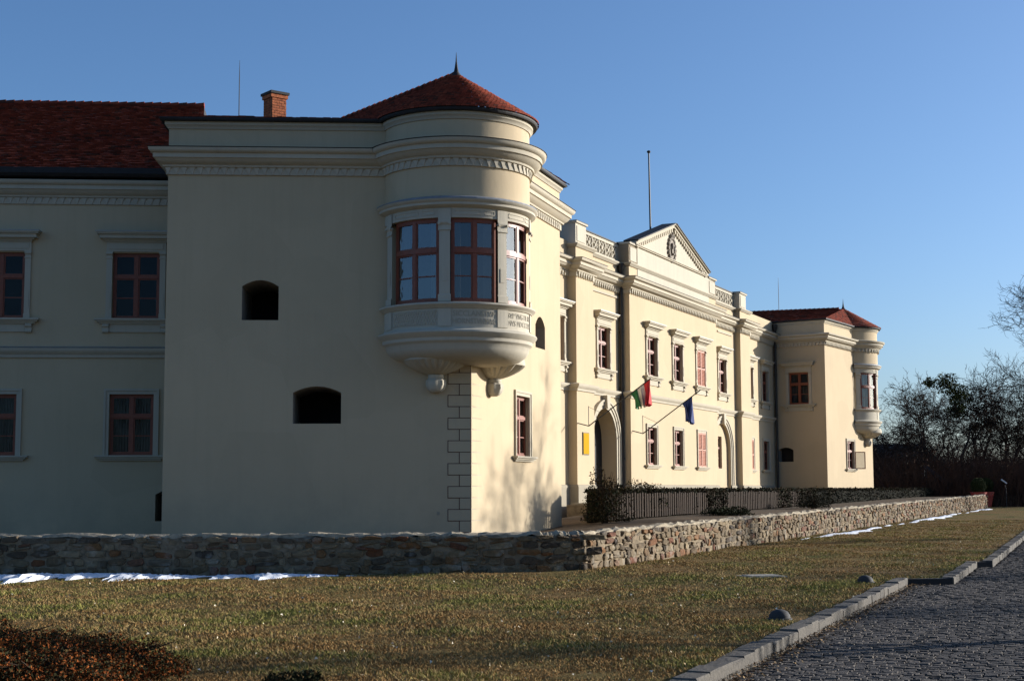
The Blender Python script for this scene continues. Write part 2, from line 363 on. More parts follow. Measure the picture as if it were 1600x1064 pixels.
wall('bastion_wall', castle, Plane(Lb, Lc - Lb), rect(0, 5.5, 0.3, 11.2), [])
wall('bastion_wall', castle, Plane(Cc, Cb - Cc), rect(0, (Cb - Cc).length, 0.3, 11.2), [])
MB().sweep(BPATH, CORNICE).build('bastion_cornice', 'trim', castle, smooth=True)
EAVE = [(0.0, 11.06), (0.03, 11.06), (0.05, 11.12), (0.10, 11.16), (0.10, 11.24), (0.0, 11.24)]
MB().sweep(BPATH, EAVE).build('attic_moulding', 'trim', castle, smooth=True)
MB().sweep(BPATH, [(0.0, 11.243), (0.20, 11.243), (0.22, 11.28), (0.22, 11.33), (0.10, 11.36), (-0.2, 11.40)]).build('gutter', 'metal_dark', castle)
MB().sweep(BPATH, [(0.0, 10.573), (0.46, 10.497), (0.47, 10.503), (0.47, 10.513), (0.0, 10.60)]).build('cornice_flashing', 'metal_dark', castle)
# wolf-tooth frieze
dent_me = MB().add([(-0.07, 0.02, 0.0), (0.02, 0.02, -0.17), (0.09, 0.02, 0.0), (-0.085, -0.022, 0.02), (0.005, -0.006, -0.17), (0.075, -0.022, 0.02)],
                   [(0, 1, 2), (3, 5, 4), (0, 3, 4, 1), (1, 4, 5, 2), (2, 5, 3, 0)]).mesh('stucco_white', name='dentil')
def dentils(parent, path, step, z, out, keep=1.0):
    acc = 0.0
    for a, b2 in zip(path, path[1:]):
        d = b2 - a; L = d.length
        while acc < L - 0.05:
            pl = Plane(a + d.normalized() * acc, d)
            q = pl.p(0, out)
            inst('dentil', dent_me, parent, Matrix(((pl.u.x, -pl.n.x, 0, q.x), (pl.u.y, -pl.n.y, 0, q.y), (0, 0, 1, z), (0, 0, 0, 1))))
            acc += step
        acc -= L
dentils(castle, BPATH[1:-1], 0.205, 10.03, 0.06)

# roof tiles: loose overlapping slabs
def tile_patch(b, p00, p10, p01, p11, rows, tw, lift=0.035):
    p00, p10, p01, p11 = map(Vector, (p00, p10, p01, p11))
    nrm = (p10 - p00).cross(p01 - p00).normalized()
    if nrm.z < 0: nrm = -nrm
    for r in range(rows):
        t0, t1 = r / rows, min(1.0, (r + 1.12) / rows)
        l0, l1 = p00.lerp(p01, t0), p10.lerp(p11, t0); h0, h1 = p00.lerp(p01, t1), p10.lerp(p11, t1)
        n = max(1, round((l1 - l0).length / tw)); off = 0.5 if r % 2 else 0.0
        for c in range(-1 if off else 0, n):
            a, e = max(0, (c + off) / n + 0.02 / n), min(1, (c + 1 + off) / n - 0.02 / n)
            if e - a < 0.1 / n: continue
            j = lift * rnd.uniform(0.7, 1.35); q = nrm * j
            x0, x1, y0, y1 = l0.lerp(l1, a), l0.lerp(l1, e), h0.lerp(h1, a), h0.lerp(h1, e)
            sag = (x0 - y0) * rnd.uniform(-0.03, 0.05)
            b.add([x0 + q + sag, x1 + q + sag, y1, y0, x0 + sag, x1 + sag], [(0, 1, 2, 3), (4, 5, 1, 0)])
def cone_tiles(b, c, r0, r1, z0, z1, a0, a1, rows, tw):
    for r in range(rows):
        t0, t1 = r / rows, min(1.0, (r + 1.12) / rows)
        ra, rb, za, zb = r0 + (r1 - r0) * t0, r0 + (r1 - r0) * t1, z0 + (z1 - z0) * t0, z0 + (z1 - z0) * t1
        n = max(3, round(ra * (a1 - a0) / tw)); off = 0.5 if r % 2 else 0
        for k in range(-1 if off else 0, n):
            s0, s1 = max(a0, a0 + (a1 - a0) * (k + off + 0.03) / n), min(a1, a0 + (a1 - a0) * (k + off + 0.97) / n)
            if s1 <= s0: continue
            l = rnd.uniform(0.02, 0.04); g = lambda rr, aa, zz: (c.x + rr * math.sin(aa), c.y - rr * math.cos(aa), zz)
            b.add([g(ra + .01, s0, za + l), g(ra + .01, s1, za + l), g(rb, s1, zb), g(rb, s0, zb), g(ra + .01, s0, za - .01), g(ra + .01, s1, za - .01)], [(0, 1, 2, 3), (4, 5, 1, 0)])
def v3(p, z): return Vector((p.x, p.y, z))
def roof_tiles(b, name='roof_tiles'):
    o = b.build(name, 'roof_tile', castle); o['kind'] = 'stuff'; return o
APX = v3(OC, 12.72); RB = Vector((-5.1, 43.2, 12.66))
ez = 11.34
S0e, S1e = v3(PS.p(LS - 0.2, 0.24), ez), v3(OC + (PS.p(uS1) - OC) * 1.12, ez)
T0e, T1e = v3(OC + (PT.p(uT2) - OC) * 1.12, ez), v3(PT.p(LT + 0.2, 0.24), ez)
b = MB(); tile_patch(b, S0e, S1e, RB, RB + Vector((.02, 0, 0)), 16, 0.2); tile_patch(b, S1e, S1e + Vector((.02, 0, 0)), RB, APX, 16, 0.2); tile_patch(b, T0e, T1e, APX, RB, 16, 0.2)
cone_tiles(b, OC, OR * 1.13, 0.06, ez, 12.72, TH1, TH2, 34, 0.12); roof_tiles(b)
def roof_deck(polys):
    d = MB()
    for p in polys: d.add([Vector(q) - Vector((0, 0, 0.05)) for q in p], [tuple(range(len(p)))])
    return d.build('roof_deck', 'metal_dark', castle)
roof_deck([[S0e, S1e, RB], [S1e, APX, RB], [T0e, T1e, RB], [T0e, RB, APX], [S0e, RB, v3(Lb, ez)], [T1e, v3(Cb, ez), RB], [v3(Lb, ez), RB, v3(Cb, ez)]])
ridge_me = MB().tube([(0, 0, 0), (0.30, 0, 0.015)], [0.085, 0.105], 8).mesh('roof_tile', name='ridge_tile')
def ridge(p, q, step=0.28):
    p, q = Vector(p), Vector(q); d = (q - p); n = int(d.length / step); d.normalize()
    rot = d.to_track_quat('X', 'Z').to_matrix().to_4x4()
    for i in range(n): inst('ridge_tile', ridge_me, castle, Matrix.Translation(p + d * (i * step)) @ rot)
ridge(RB, APX)
fin = [(0.17, 12.58), (0.14, 12.70), (0.07, 12.80), (0.045, 12.92), (0.02, 13.1), (0.004, 13.34)]
MB().lathe(OC, fin, 10).build('finial', 'metal_dark', castle, smooth=True)

# ------------------------------------------------------------------ windows
_cache = {}
def cached(key, fn):
    if key not in _cache: _cache[key] = fn()
    return _cache[key]
def window(pl, uc, w, z0, z1, style, out=0.0, curtain=False, shutter=False, recess=0.10, label=None, small=False):
    h = z1 - z0; m = pl.m @ Matrix.Translation((uc, -out, z0)); hw = w / 2; y = recess; ft = 0.065
    key = (round(w, 3), round(h, 3), recess)
    tz = h * 0.64; lz = tz * 0.5
    def frame():
        b = MB(); b.box(-hw, -hw + ft, y, y + .09, 0, h); b.box(hw - ft, hw, y, y + .09, 0, h)
        b.box(-hw + ft, hw - ft, y + .002, y + .088, 0, ft); b.box(-hw + ft, hw - ft, y + .002, y + .088, h - ft, h)
        b.box(-hw + ft, hw - ft, y - .02, y + .086, tz - .045, tz + .045)
        b.box(-.05, .05, y - .012, y + .084, ft, tz - .045); b.box(-.045, .045, y - .012, y + .084, tz + .045, h - ft)
        for s in (-1, 1):
            x0, x1 = sorted((s * .05, s * (hw - ft)))
            b.box(x0, x1, y + .012, y + .05, lz - .014, lz + .014)
            for za, zb in ((ft, tz - .045), (tz + .045, h - ft)):     # sash stiles
                b.box(x0, x0 + .035, y + .015, y + .06, za, zb); b.box(x1 - .035, x1, y + .015, y + .06, za, zb)
                b.box(x0 + .035, x1 - .035, y + .017, y + .058, za, za + .035); b.box(x0 + .035, x1 - .035, y + .017, y + .058, zb - .035, zb)
        return b.mesh('wood_red', name='window')
    win = inst('window', cached(('f',) + key, frame), castle, m)
    if label: win['label'] = label
    def pane(x0, x1, za, zb): return MB().box(x0, x1, y + .03, y + .04, za, zb).mesh('glass', name='pane')
    for s in (-1, 1):
        x0, x1 = sorted((s * .085, s * (hw - ft - .035)))
        for za, zb in ((ft + .035, lz - .014), (lz + .014, tz - .08), (tz + .08, h - ft - .035)):
            inst('pane', cached(('p', s, round(za, 3), round(zb, 3)) + key, lambda: pane(x0, x1, za, zb)), win, m @ Matrix.Rotation(rnd.uniform(-.008, .008), 4, 'Z') @ Matrix.Rotation(rnd.uniform(-.004, .004), 4, 'X'))
    def room():
        b = MB(); d = y + 0.7
        b.add([(-hw, y + .095, 0), (hw, y + .095, 0), (hw, y + .095, h), (-hw, y + .095, h), (-hw, d, 0), (hw, d, 0), (hw, d, h), (-hw, d, h)],
              [(4, 5, 6, 7), (0, 1, 5, 4), (1, 2, 6, 5), (2, 3, 7, 6), (3, 0, 4, 7)])
        return b.mesh('room_dark', name='interior')
    inst('interior', cached(('r',) + key, room), win, m)
    if curtain:
        def drape():
            b = MB(); n = 60; vs = []
            for i in range(n + 1):
                x = -hw + .02 + (w - .04) * i / n; yy = y + .22 + .025 * math.sin(i * 1.7) + .01 * math.sin(i * 3.1)
                vs += [(x, yy, .02), (x, yy, h - .02)]
            b.add(vs, [(2 * i, 2 * i + 2, 2 * i + 3, 2 * i + 1) for i in range(n) if not (24 < i < 34 and curtain == 2)])
            return b.mesh('curtain', smooth=True, name='curtain')
        inst('curtain', cached(('c', curtain) + key, drape), win, m)
    if shutter:
        def leaf(s):
            b = MB(); x0, x1 = sorted((s * .01, s * (hw + .01))); ya, yb = -.03, .015
            for za, zb in ((0, .08), (h * .5 - .04, h * .5 + .04), (h - .08, h)): b.box(x0 + .06, x1 - .06, ya + .002, yb, za, zb)
            b.box(x0, x0 + .06, ya, yb, 0, h); b.box(x1 - .06, x1, ya, yb, 0, h)
            z = .10
            while z < h - .1:
                if abs(z - h * .5) > .06: b.add([(x0 + .06, ya + .004, z), (x1 - .06, ya + .004, z), (x1 - .06, yb, z + .06), (x0 + .06, yb, z + .06), (x0 + .06, ya + .016, z), (x1 - .06, ya + .016, z)], [(0, 1, 2, 3), (4, 5, 1, 0)])
                z += .065
            return b.mesh('shutter_wood', name='shutter')
        for s in (-1, 1): inst('shutter', cached(('s', s) + key, lambda: leaf(s)), win, m)
    if style == 'upper':
        def hood():
            b = MB(); hh = hw + .40
            b.box(-hw - .17, hw + .17, -.055, .02, h + .03, h + .30)
            b.box(-hw - .10, hw + .10, -.075, -.05, h + .10, h + .24)
            for o, za, zb, ww in ((.10, .30, .345, .20), (.15, .345, .39, .25), (.24, .39, .50, .34), (.30, .50, .54, .40), (.33, .54, .575, .43)):
                b.box(-hw - ww, hw + ww, -o, .02, h + za, h + zb)
            return b.mesh('trim', name='hood')
        def pil(s):
            b = MB(); x0, x1 = sorted((s * (hw + .005), s * (hw + .165)))
            b.box(x0, x1, -.05, .02, 0, h - .17); b.box(x0 - .01, x1 + .01, -.065, .02, 0, .14); b.box(x0 + .04, x1 - .04, -.062, -.045, .3, .72)
            b.box(x0 - .015, x1 + .015, -.07, .02, h - .17, h - .135); b.box(x0, x1, -.06, .02, h - .135, h - .05)
            b.tube([(x0 - .01, -.07, h - .03), (x1 + .01, -.07, h - .03)], .035, 8); b.box(x0 - .02, x1 + .02, -.085, .02, h - .012, h + .03)
            return b.mesh('trim', name='jamb')
        def sill():
            b = MB(); b.box(-hw - .45, hw + .45, -.20, .1, -.055, -.002); b.box(-hw - .40, hw + .40, -.15, .02, -.10, -.055); b.box(-hw - .33, hw + .33, -.10, .02, -.15, -.10)
            b.box(-hw - .05, hw + .05, -.045, .02, -.38, -.15); return b.mesh('trim', name='sill')
        def console(s):
            b = MB(); x0, x1 = sorted((s * (hw + .06), s * (hw + .24)))
            b.prism([(0, 0)] * 0 or [(x0, -.15), (x1, -.15), (x1, -.40), (x0, -.40)], -.07, .02)
            b.tube([(x0, -.075, -.20), (x1, -.075, -.20)], .05, 8); b.tube([(x0, -.06, -.36), (x1, -.06, -.36)], .035, 8)
            return b.mesh('trim', name='console')
        inst('hood', cached(('h',) + key, hood), win, m); inst('sill', cached(('si',) + key, sill), win, m)
        def flash(): return MB().box(-hw - .44, hw + .44, -.34, .02, h + .576, h + .59).mesh('zinc', name='hood_flashing')
        inst('hood_flashing', cached(('hf',) + key, flash), win, m)
        for s in (-1, 1):
            inst('jamb', cached(('j', s) + key, lambda: pil(s)), win, m); inst('console', cached(('co', s) + key, lambda: console(s)), win, m)
    elif style == 'lower':
        def surround():
            b = MB()
            for o, a, c in ((.035, .0, .09), (.06, .09, .15)):
                b.box(-hw - c, -hw - a, -o, .02, 0, h + c); b.box(hw + a, hw + c, -o, .02, 0, h + c); b.box(-hw - a, hw + a, -o, .02, h + a, h + c)
            return b.mesh('trim', name='surround')
        def sill():
            b = MB(); b.box(-hw - .36, hw + .36, -.17, .1, -.05, -.002); b.box(-hw - .30, hw + .30, -.12, .02, -.10, -.05); b.box(-hw - .24, hw + .24, -.07, .02, -.15, -.10)
            return b.mesh('trim', name='sill')
        inst('surround', cached(('su',) + key, surround), win, m); inst('sill', cached(('sl',) + key, sill), win, m)
    return win
window(PT, 4.42, 1.25, 2.72, 4.42, 'lower', curtain=2, label='barred red window in the sunlit bastion wall')

# quoins on the near corner
qb = MB(); qz = 0.72; k = 0
qmS, qmT = MB(), MB()
while qz < 4.95:
    hgt = 0.272; lw_ = 0.58 if k % 2 else 0.29; tw_ = 0.42 if k % 2 == 0 else 0.21
    qmS.box(-lw_ - .018, -0.001, -.006, .01, qz - .018, qz + hgt + .018)
    MB().box(-lw_, -.016, -.016, .01, qz, qz + hgt).build('quoin', 'plaster', castle, PS.m)
    if qz < 4.6:
        qmT.box(0.001, tw_ * 1.9 + .012, -.004, .01, qz - .008, qz + hgt + .018)
        MB().box(.02, tw_ * 1.9, -.010, .01, qz + .004, qz + hgt).build('quoin', 'plaster', castle, PT.m)
    if k % 2 == 0 and False: pass
    qz += hgt + .018; k += 1
qmS.build('quoin_joint', 'joint_red', castle, PS.m); qmT.build('quoin_joint', 'engraved_and_lit_joint', castle, PT.m)  # same joints coloured paler on the sunlit side to paint in the glare
MB().box(-.87, -.80, -.012, .01, 1.15, 1.23).build('meter_box', 'plinth_stone', castle, PS.m)

# ------------------------------------------------------------------ oriels
def D(x): return math.radians(x)
def ring(c, prof, a0, a1, n=40): return MB().lathe(c, prof, n, a0, a1)
def oriel(c, t1, t2, bays, pils, corbels, detailed):
    r = OR
    o = ring(c, [(r, 11.2), (r, 9.0)], t1, t2).build('oriel', 'plaster', castle, smooth=True)
    part_label(o, 'round oriel drum with rust red windows on the sunlit and shaded corner' if detailed else 'smaller looking far oriel drum at the distant corner')
    ring(c, [(r, 9.10), (r + .20, 9.03), (r + .22, 8.99), (r + .20, 8.95), (r + .15, 8.92), (r + .15, 8.86), (r + .08, 8.82), (r + .03, 8.80), (r, 8.79), (r, 8.55), (r - .12, 8.55)], t1, t2).build('oriel_cornice', 'stucco_white', o, smooth=True)
    ring(c, [(r, 9.105), (r + .205, 9.035), (r + .225, 9.0)], t1, t2).build('flashing', 'zinc', o)
    ring(c, [(r - .15, 6.43), (r + .02, 6.43), (r + .13, 6.41), (r + .14, 6.37), (r + .10, 6.33), (r + .06, 6.31), (r + .04, 6.28), (r, 6.27), (r, 5.80), (r + .03, 5.76), (r + .16, 5.72), (r + .18, 5.68), (r + .14, 5.62), (r + .06, 5.55), (r + .05, 5.47), (r - .01, 5.42), (r - .03, 5.40), (r - .05, 5.30), (r - .13, 5.18), (r - .30, 5.07), (r - .60, 4.99), (r - 1.0, 4.96), (0.4, 4.95)], t1, t2).build('apron', 'stucco_white', o, smooth=True)
    for a in pils:
        w2 = D(4.1)
        MB().lathe(c, [(r - .12, 6.435), (r + .0, 6.435), (r + .0, 8.545), (r - .12, 8.545)], 3, a - w2, a + w2).build('pilaster', 'stucco_white', o)
        MB().lathe(c, [(r, 6.44), (r + .035, 6.44), (r + .035, 6.60), (r, 6.62)], 3, a - w2 * 1.15, a + w2 * 1.15).build('pilaster_base', 'stucco_white', o)
        MB().lathe(c, [(r, 8.22), (r + .03, 8.23), (r + .03, 8.26), (r + .012, 8.27), (r + .012, 8.36), (r + .05, 8.42), (r + .05, 8.46), (r + .025, 8.47), (r + .025, 8.78), (r, 8.785)], 3, a - w2 * 1.15, a + w2 * 1.15).build('capital', 'stucco_white', o)
        MB().lathe(c, [(r + .001, 6.95), (r + .012, 6.95), (r + .012, 7.3), (r + .001, 7.3)], 3, a - w2 * .5, a + w2 * .5).build('pilaster_panel', 'stucco_white', o)
        for sg in (-1, 1):
            q = a + sg * w2 * .95; MB().tube([(c.x + (r - .02) * math.sin(q), c.y - (r - .02) * math.cos(q), 8.40), (c.x + (r + .07) * math.sin(q), c.y - (r + .07) * math.cos(q), 8.40)], .035, 8).build('volute', 'stucco_white', o)
        MB().lathe(c, [(r, 5.82), (r + .02, 5.82), (r + .02, 6.27), (r, 6.27)], 3, a - w2 * 1.2, a + w2 * 1.2).build('apron_block', 'stucco_white', o)
    rw = r - .10
    def arcbar(b, a0, a1, z0, z1, ri, ro, n=8):
        b.lathe(c, [(ri, z0), (ro, z0), (ro, z1), (ri, z1), (ri, z0)], n, a0, a1)
        for a in (a0, a1):
            b.add([(c.x + q * math.sin(a), c.y - q * math.cos(a), z) for q, z in ((ri, z0), (ro, z0), (ro, z1), (ri, z1))], [(0, 1, 2, 3)])
    for a0, a1 in bays:
        b = MB(); f = .06 / rw; am = (a0 + a1) / 2
        arcbar(b, a0, a0 + f, 6.435, 8.545, rw - .08, rw, 1); arcbar(b, a1 - f, a1, 6.435, 8.545, rw - .08, rw, 1)
        arcbar(b, a0 + f, a1 - f, 6.435, 6.50, rw - .08, rw - .004); arcbar(b, a0 + f, a1 - f, 8.48, 8.545, rw - .08, rw - .004)
        arcbar(b, a0 + f, a1 - f, 7.68, 7.79, rw - .08, rw + .02); arcbar(b, am - f * .75, am + f * .75, 6.50, 8.48, rw - .078, rw + .005, 2)
        for s0, s1 in ((a0 + f, am - f * .75), (am + f * .75, a1 - f)):
            arcbar(b, s0, s1, 7.08, 7.105, rw - .05, rw - .02); g = .035 / rw
            for za, zb in ((6.50, 7.68), (7.79, 8.48)):
                arcbar(b, s0, s0 + g, za, zb, rw - .06, rw - .012, 1); arcbar(b, s1 - g, s1, za, zb, rw - .06, rw - .012, 1)
                arcbar(b, s0 + g, s1 - g, za, za + .04, rw - .06, rw - .014); arcbar(b, s0 + g, s1 - g, zb - .04, zb, rw - .06, rw - .014)
        win = b.build('oriel_window', 'wood_red', castle)
        for s0, s1 in ((a0 + f, am - f * .75), (am + f * .75, a1 - f)):
            g = .035 / rw
            for za, zb in ((6.54, 7.08), (7.105, 7.64), (7.83, 8.44)):
                e0, e1 = s0 + g, s1 - g; q = rw - .04 + rnd.uniform(-.002, .002)
                MB().add([(c.x + q * math.sin(e), c.y - q * math.cos(e), z) for z in (za, zb) for e in (e0, e1)], [(0, 1, 3, 2)]).build('pane', 'glass_oriel', win)
        cb = MB(); n = 14
        for lo, hi in ((a0, a0 + (a1 - a0) * .22), (a1 - (a1 - a0) * .22, a1)) if detailed else ((a0, a1),):
            vs = []
            for i in range(n + 1):
                e = lo + (hi - lo) * i / n; q = rw - .22 + .025 * math.sin(i * 2.1); vs += [(c.x + q * math.sin(e), c.y - q * math.cos(e), 6.45), (c.x + q * math.sin(e), c.y - q * math.cos(e), 8.5)]
            cb.add(vs, [(2 * i, 2 * i + 2, 2 * i + 3, 2 * i + 1) for i in range(n)])
        cb.build('curtain', 'curtain', win, smooth=True)
    ring(c, [(r - .42, 6.3), (r - .42, 8.6)], t1, t2).build('interior', 'room_dark', o)
    ring(c, [(r - .40, 8.56), (r - .1, 8.56)], t1, t2).build('soffit', 'room_dark', o)
    # frieze panels above the windows, apron panels below
    for a0, a1 in bays:
        fb = MB(); w3 = (a1 - a0)
        for x0, x1 in ((.08, .62), (.70, .92)):
            fb.lathe(c, [(r, 8.62), (r + .014, 8.62), (r + .014, 8.645), (r, 8.65)], 6, a0 + w3 * x0, a0 + w3 * x1); fb.lathe(c, [(r, 8.715), (r + .014, 8.72), (r + .014, 8.745), (r, 8.745)], 6, a0 + w3 * x0, a0 + w3 * x1)
            for e in (x0, x1): fb.lathe(c, [(r, 8.645), (r + .014, 8.645), (r + .014, 8.72), (r, 8.72)], 1, a0 + w3 * e - .007, a0 + w3 * e + .007)
        fb.build('frieze_panel', 'stucco_white', o)
    for cc in corbels:
        fl = lambda i, a: 1.0 + (0.045 * math.cos(a * 26) if 3 <= i <= 7 else 0)
        prof = [(.80, 5.3), (.84, 5.12), (.84, 5.05), (.81, 5.035), (.76, 4.99), (.66, 4.91), (.52, 4.83), (.38, 4.77), (.24, 4.72), (.12, 4.70)]
        MB().lathe(cc, prof, 104, mod=fl).build('corbel', 'stucco_white', o, smooth=True)
        pf = [(.12, 4.72), (.20, 4.70), (.205, 4.64), (.19, 4.61), (.24, 4.56), (.25, 4.46), (.215, 4.35), (.16, 4.28), (.09, 4.25), (.001, 4.25)]
        MB().lathe(cc, pf, 32, mod=lambda i, a: 1 + (.06 * math.cos(a * 8) if 3 <= i <= 6 else 0)).build('pendant', 'stucco_white', o, smooth=True)
    return o
near = oriel(OC, TH1, TH2, [(D(-55), D(-11)), (D(-2.2), D(35)), (D(43.2), D(80)), (D(88.6), D(128))], [D(-60), D(-6.6), D(39.1), D(84.3), D(133)],
             [PS.p(-.90, .10), PT.p(1.55, .10)], True)
# lattice relief and inscriptions on the apron
lb = MB(); ra = OR + .006
def cyl(a, z, q=ra): return Vector((OC.x + q * math.sin(a), OC.y - q * math.cos(a), z))
a0, a1, n = D(-53), D(-13), 9
for i in range(n):
    e0, e1, em = a0 + (a1 - a0) * i / n, a0 + (a1 - a0) * (i + 1) / n, a0 + (a1 - a0) * (i + .5) / n
    for p, q in (((e0, 6.04), (em, 6.22)), ((em, 6.22), (e1, 6.04)), ((e0, 6.04), (em, 5.86)), ((em, 5.86), (e1, 6.04)), ((e0, 6.22), (em, 6.04)), ((em, 6.04), (e1, 6.22)), ((e0, 5.86), (em, 6.04)), ((em, 6.04), (e1, 5.86))):
        lb.tube([cyl(*p), cyl(*q)], .017, 4)
lb.build('lattice_relief', 'stucco_white', near)
def inscription(lines, a0, a1, zs, size):
    for txt, z in zip(lines, zs):
        cu = bpy.data.curves.new('inscription', 'FONT'); cu.body = txt; cu.size = size; cu.extrude = 0.004; cu.resolution_u = 2
        to = bpy.data.objects.new('inscription_tmp', cu); COL.objects.link(to)
        bpy.context.view_layer.update()
        me = bpy.data.meshes.new_from_object(to.evaluated_get(bpy.context.evaluated_depsgraph_get()))
        bpy.data.objects.remove(to)
        xs = [v.co.x for v in me.vertices]; x0, x1 = min(xs), max(xs)
        for v in me.vertices:
            e = a0 + (a1 - a0) * (v.co.x - x0) / (x1 - x0); v.co = cyl(e, z + v.co.y * 1.15, OR + .004 + v.co.z)
        me.materials.clear(); me.materials.append(M['engraved_and_lit_joint']); inst('inscription', me, near)
inscription(['SICCLANSTVM', 'HORNSTVNMAG'], D(-0.5), D(33.5), [6.075, 5.885], 0.17)
inscription(['SVP VNG DE RO', 'MVS MDCCCLVI'], D(44.5), D(79), [6.075, 5.885], 0.17)
ufK = [circ_hit(PK, FC, OR, -1), circ_hit(PK, FC, OR, 1)]
FT1 = ang_of(FC, PK.p(ufK[0])); FT2 = FT1 + D(215)
oriel(FC, FT1, FT2, [(FT1 + D(14), FT1 + D(55)), (FT1 + D(63), FT1 + D(103)), (FT1 + D(111), FT1 + D(151))], [FT1 + D(8), FT1 + D(59), FT1 + D(107), FT1 + D(155)], [PK.p(7.0, .10)], False)

# ------------------------------------------------------------------ left wing
wu0, wu1 = -12.0, 3.2
WH = [0.71 + 0.655 - 2.55 * 0, -2.36 + 0.0, -6.1]
WUP = [1.365, -2.36, -6.1]; WLO = [1.315, -2.44, -6.2]
holes = [(rect(u - .655, u + .655, 6.60, 8.47),) for u in WUP] + [(rect(u - .61, u + .61, 2.78, 4.48),) for u in WLO] + [(seg_arch(2.02, 2.95, .95, 1.68, .16), .9, 1)]
part_label(wall('wing_wall', castle, PW, rect(wu0, wu1, 0.3, 10.3), holes), 'shaded wing wall left of the bastion')
for i, u in enumerate(WUP): window(PW, u, 1.31, 6.60, 8.47, 'upper')
for i, u in enumerate(WLO): window(PW, u, 1.22, 2.78, 4.48, 'lower', curtain=2 if i else 1)
WP = [PW.p(wu0), PW.p(wu1)]
WCOR = [(o * .85, z - .02) for o, z in CORNICE]
MB().sweep(WP, WCOR).build('wing_cornice', 'trim', castle, smooth=True)
MB().sweep(WP, STRING).build('string_course', 'trim', castle, smooth=True)
MB().sweep(WP, [(0, 5.803), (.165, 5.765), (.17, 5.77), (0, 5.815)]).build('string_flashing', 'zinc', castle)
dentils(castle, WP, 0.205, 10.0, 0.05)
MB().sweep(WP, [(0.2, 10.56), (.46, 10.56), (.52, 10.64), (.52, 10.80), (.42, 10.80), (.2, 10.75)]).build('gutter', 'metal_dark', castle)
we0, we1 = PW.w(wu0, .45, 10.72), PW.w(wu1, .45, 10.72); wr0, wr1 = PW.w(wu0, -6.8, 14.5), PW.w(wu1 - 0.9, -6.8, 14.5)
b = MB(); tile_patch(b, we0, we1, wr0, wr1, 44, 0.19, 0.05); roof_tiles(b)
wb0, wb1 = PW.w(wu0, -14, 10.7), PW.w(wu1, -14, 10.7)
roof_deck([[we0, we1, wr1, wr0], [wr0, wr1, wb1, wb0], [we1, wb1, wr1]])
ridge(wr0, wr1)
MB().tube([PW.w(2.30, .40, 10.6), PW.w(2.34, .36, 10.3), PW.w(2.36, .12, 9.85), PW.w(2.36, .10, .8)], .06, 8).build('downpipe', 'pipe_brown', castle, smooth=True)
# chimney of bricks behind the bastion roof
ch = Plane((-7.62, 46.0), (0.80, -0.60)); cm = ch.m
cz0, cz1 = 12.0, 14.25
chim = MB().box(-.30, .50, .02, .78, cz0, cz1).build('chimney', 'mortar', castle, Matrix(((.62, .785, 0, -7.72), (-.785, .62, 0, 45.9), (0, 0, 1, 0), (0, 0, 0, 1))) @ Matrix.Diagonal((.66, .66, 1, 1)))
cmx = WM[chim.name]
bb = MB(); z = cz0; row = 0
while z < cz1 - .05:
    for face in range(4):
        L = .80 if face % 2 == 0 else .76; x = 0
        off = .13 if row % 2 else 0
        x = -off
        while x < L - .02:
            p0, p1 = max(0, x) + .008, min(L, x + .26) - .008
            if p1 - p0 > .03:
                if face == 0: bb.box(-.30 + p0, -.30 + p1, 0, .03, z + .008, z + .075)
                elif face == 1: bb.box(.49, .52, .02 + p0, .02 + p1, z + .008, z + .075)
                elif face == 2: bb.box(-.30 + p0, -.30 + p1, .77, .80, z + .008, z + .075)
                else: bb.box(-.32, -.29, .02 + p0, .02 + p1, z + .008, z + .075)
            x += .26
    z += .083; row += 1
o = bb.build('brickwork', 'brick', chim, cmx); o['kind'] = 'stuff'
MB().box(-.36, .56, -.05, .85, cz1 - .17, cz1 - .05).build('brick_collar', 'brick', chim, cmx)
MB().box(-.42, .62, -.10, .90, cz1 - .05, cz1 + .03).build('chimney_cap', 'metal_dark', chim, cmx)

# ------------------------------------------------------------------ entrance front
FZ = 0.5
oR, oD, oA, oB = -0.35, 0.0, -0.30, 0.15
FPLAN = [(-8.0, oR), (0, oR), (0, oD), (1.8, oD), (1.8, oA), (5.55, oA), (5.55, oB), (18.0, oB), (18.0, oA), (22.9, oA), (22.9, oD), (24.8, oD), (24.8, oR), (31.1, oR)]
FP = [PF.p(*q) for q in FPLAN]
UP = {'R': [-1.1, -4.3], 'A': [3.65], 'B': [8.30, 11.85, 15.35], 'C': [20.45], 'E': [25.75, 28.98]}
LO = {'R': [-4.3], 'B': [8.17, 11.80, 15.32], 'C': [20.15], 'E': [25.75, 29.0]}
uh = lambda us, w=1.3: [(rect(u - w / 2, u + w / 2, 6.57, 8.27),) for u in us]
lh = lambda us, w=1.2: [(rect(u - w / 2, u + w / 2, 2.80, 4.40),) for u in us]
AD, AS = (2.33, 4.97), 3.72
archway = arch(AD[0], AD[1], FZ + .8, AS, 1.28, 16)
wall('facade_wall', castle, PF, rect(-8, 0, FZ, 11.25), uh(UP['R']) + lh(LO['R']), off=oR)
wall('facade_wall', castle, PF, rect(0, 1.8, FZ, 11.1), [], off=oD)
part_label(wall('facade_wall', castle, PF, rect(1.8, 5.55, FZ, 11.1), uh(UP['A']) + [(archway, 0.62)], off=oA), 'facade bay with the arched gateway')
part_label(wall('facade_wall', castle, PF, rect(5.55, 18.0, FZ, 11.92), uh(UP['B']) + lh(LO['B']), off=oB), 'projecting central facade wall under the pediment')
blind = arch(18.65, 21.65, 1.5, AS, 1.35, 16)
wall('facade_wall', castle, PF, rect(18.0, 22.9, FZ, 11.1), uh(UP['C']) + [(blind, 0.14)], off=oA)
wall('facade_wall', castle, PF, blind, lh(LO['C'], 1.0), off=oA - 0.14)
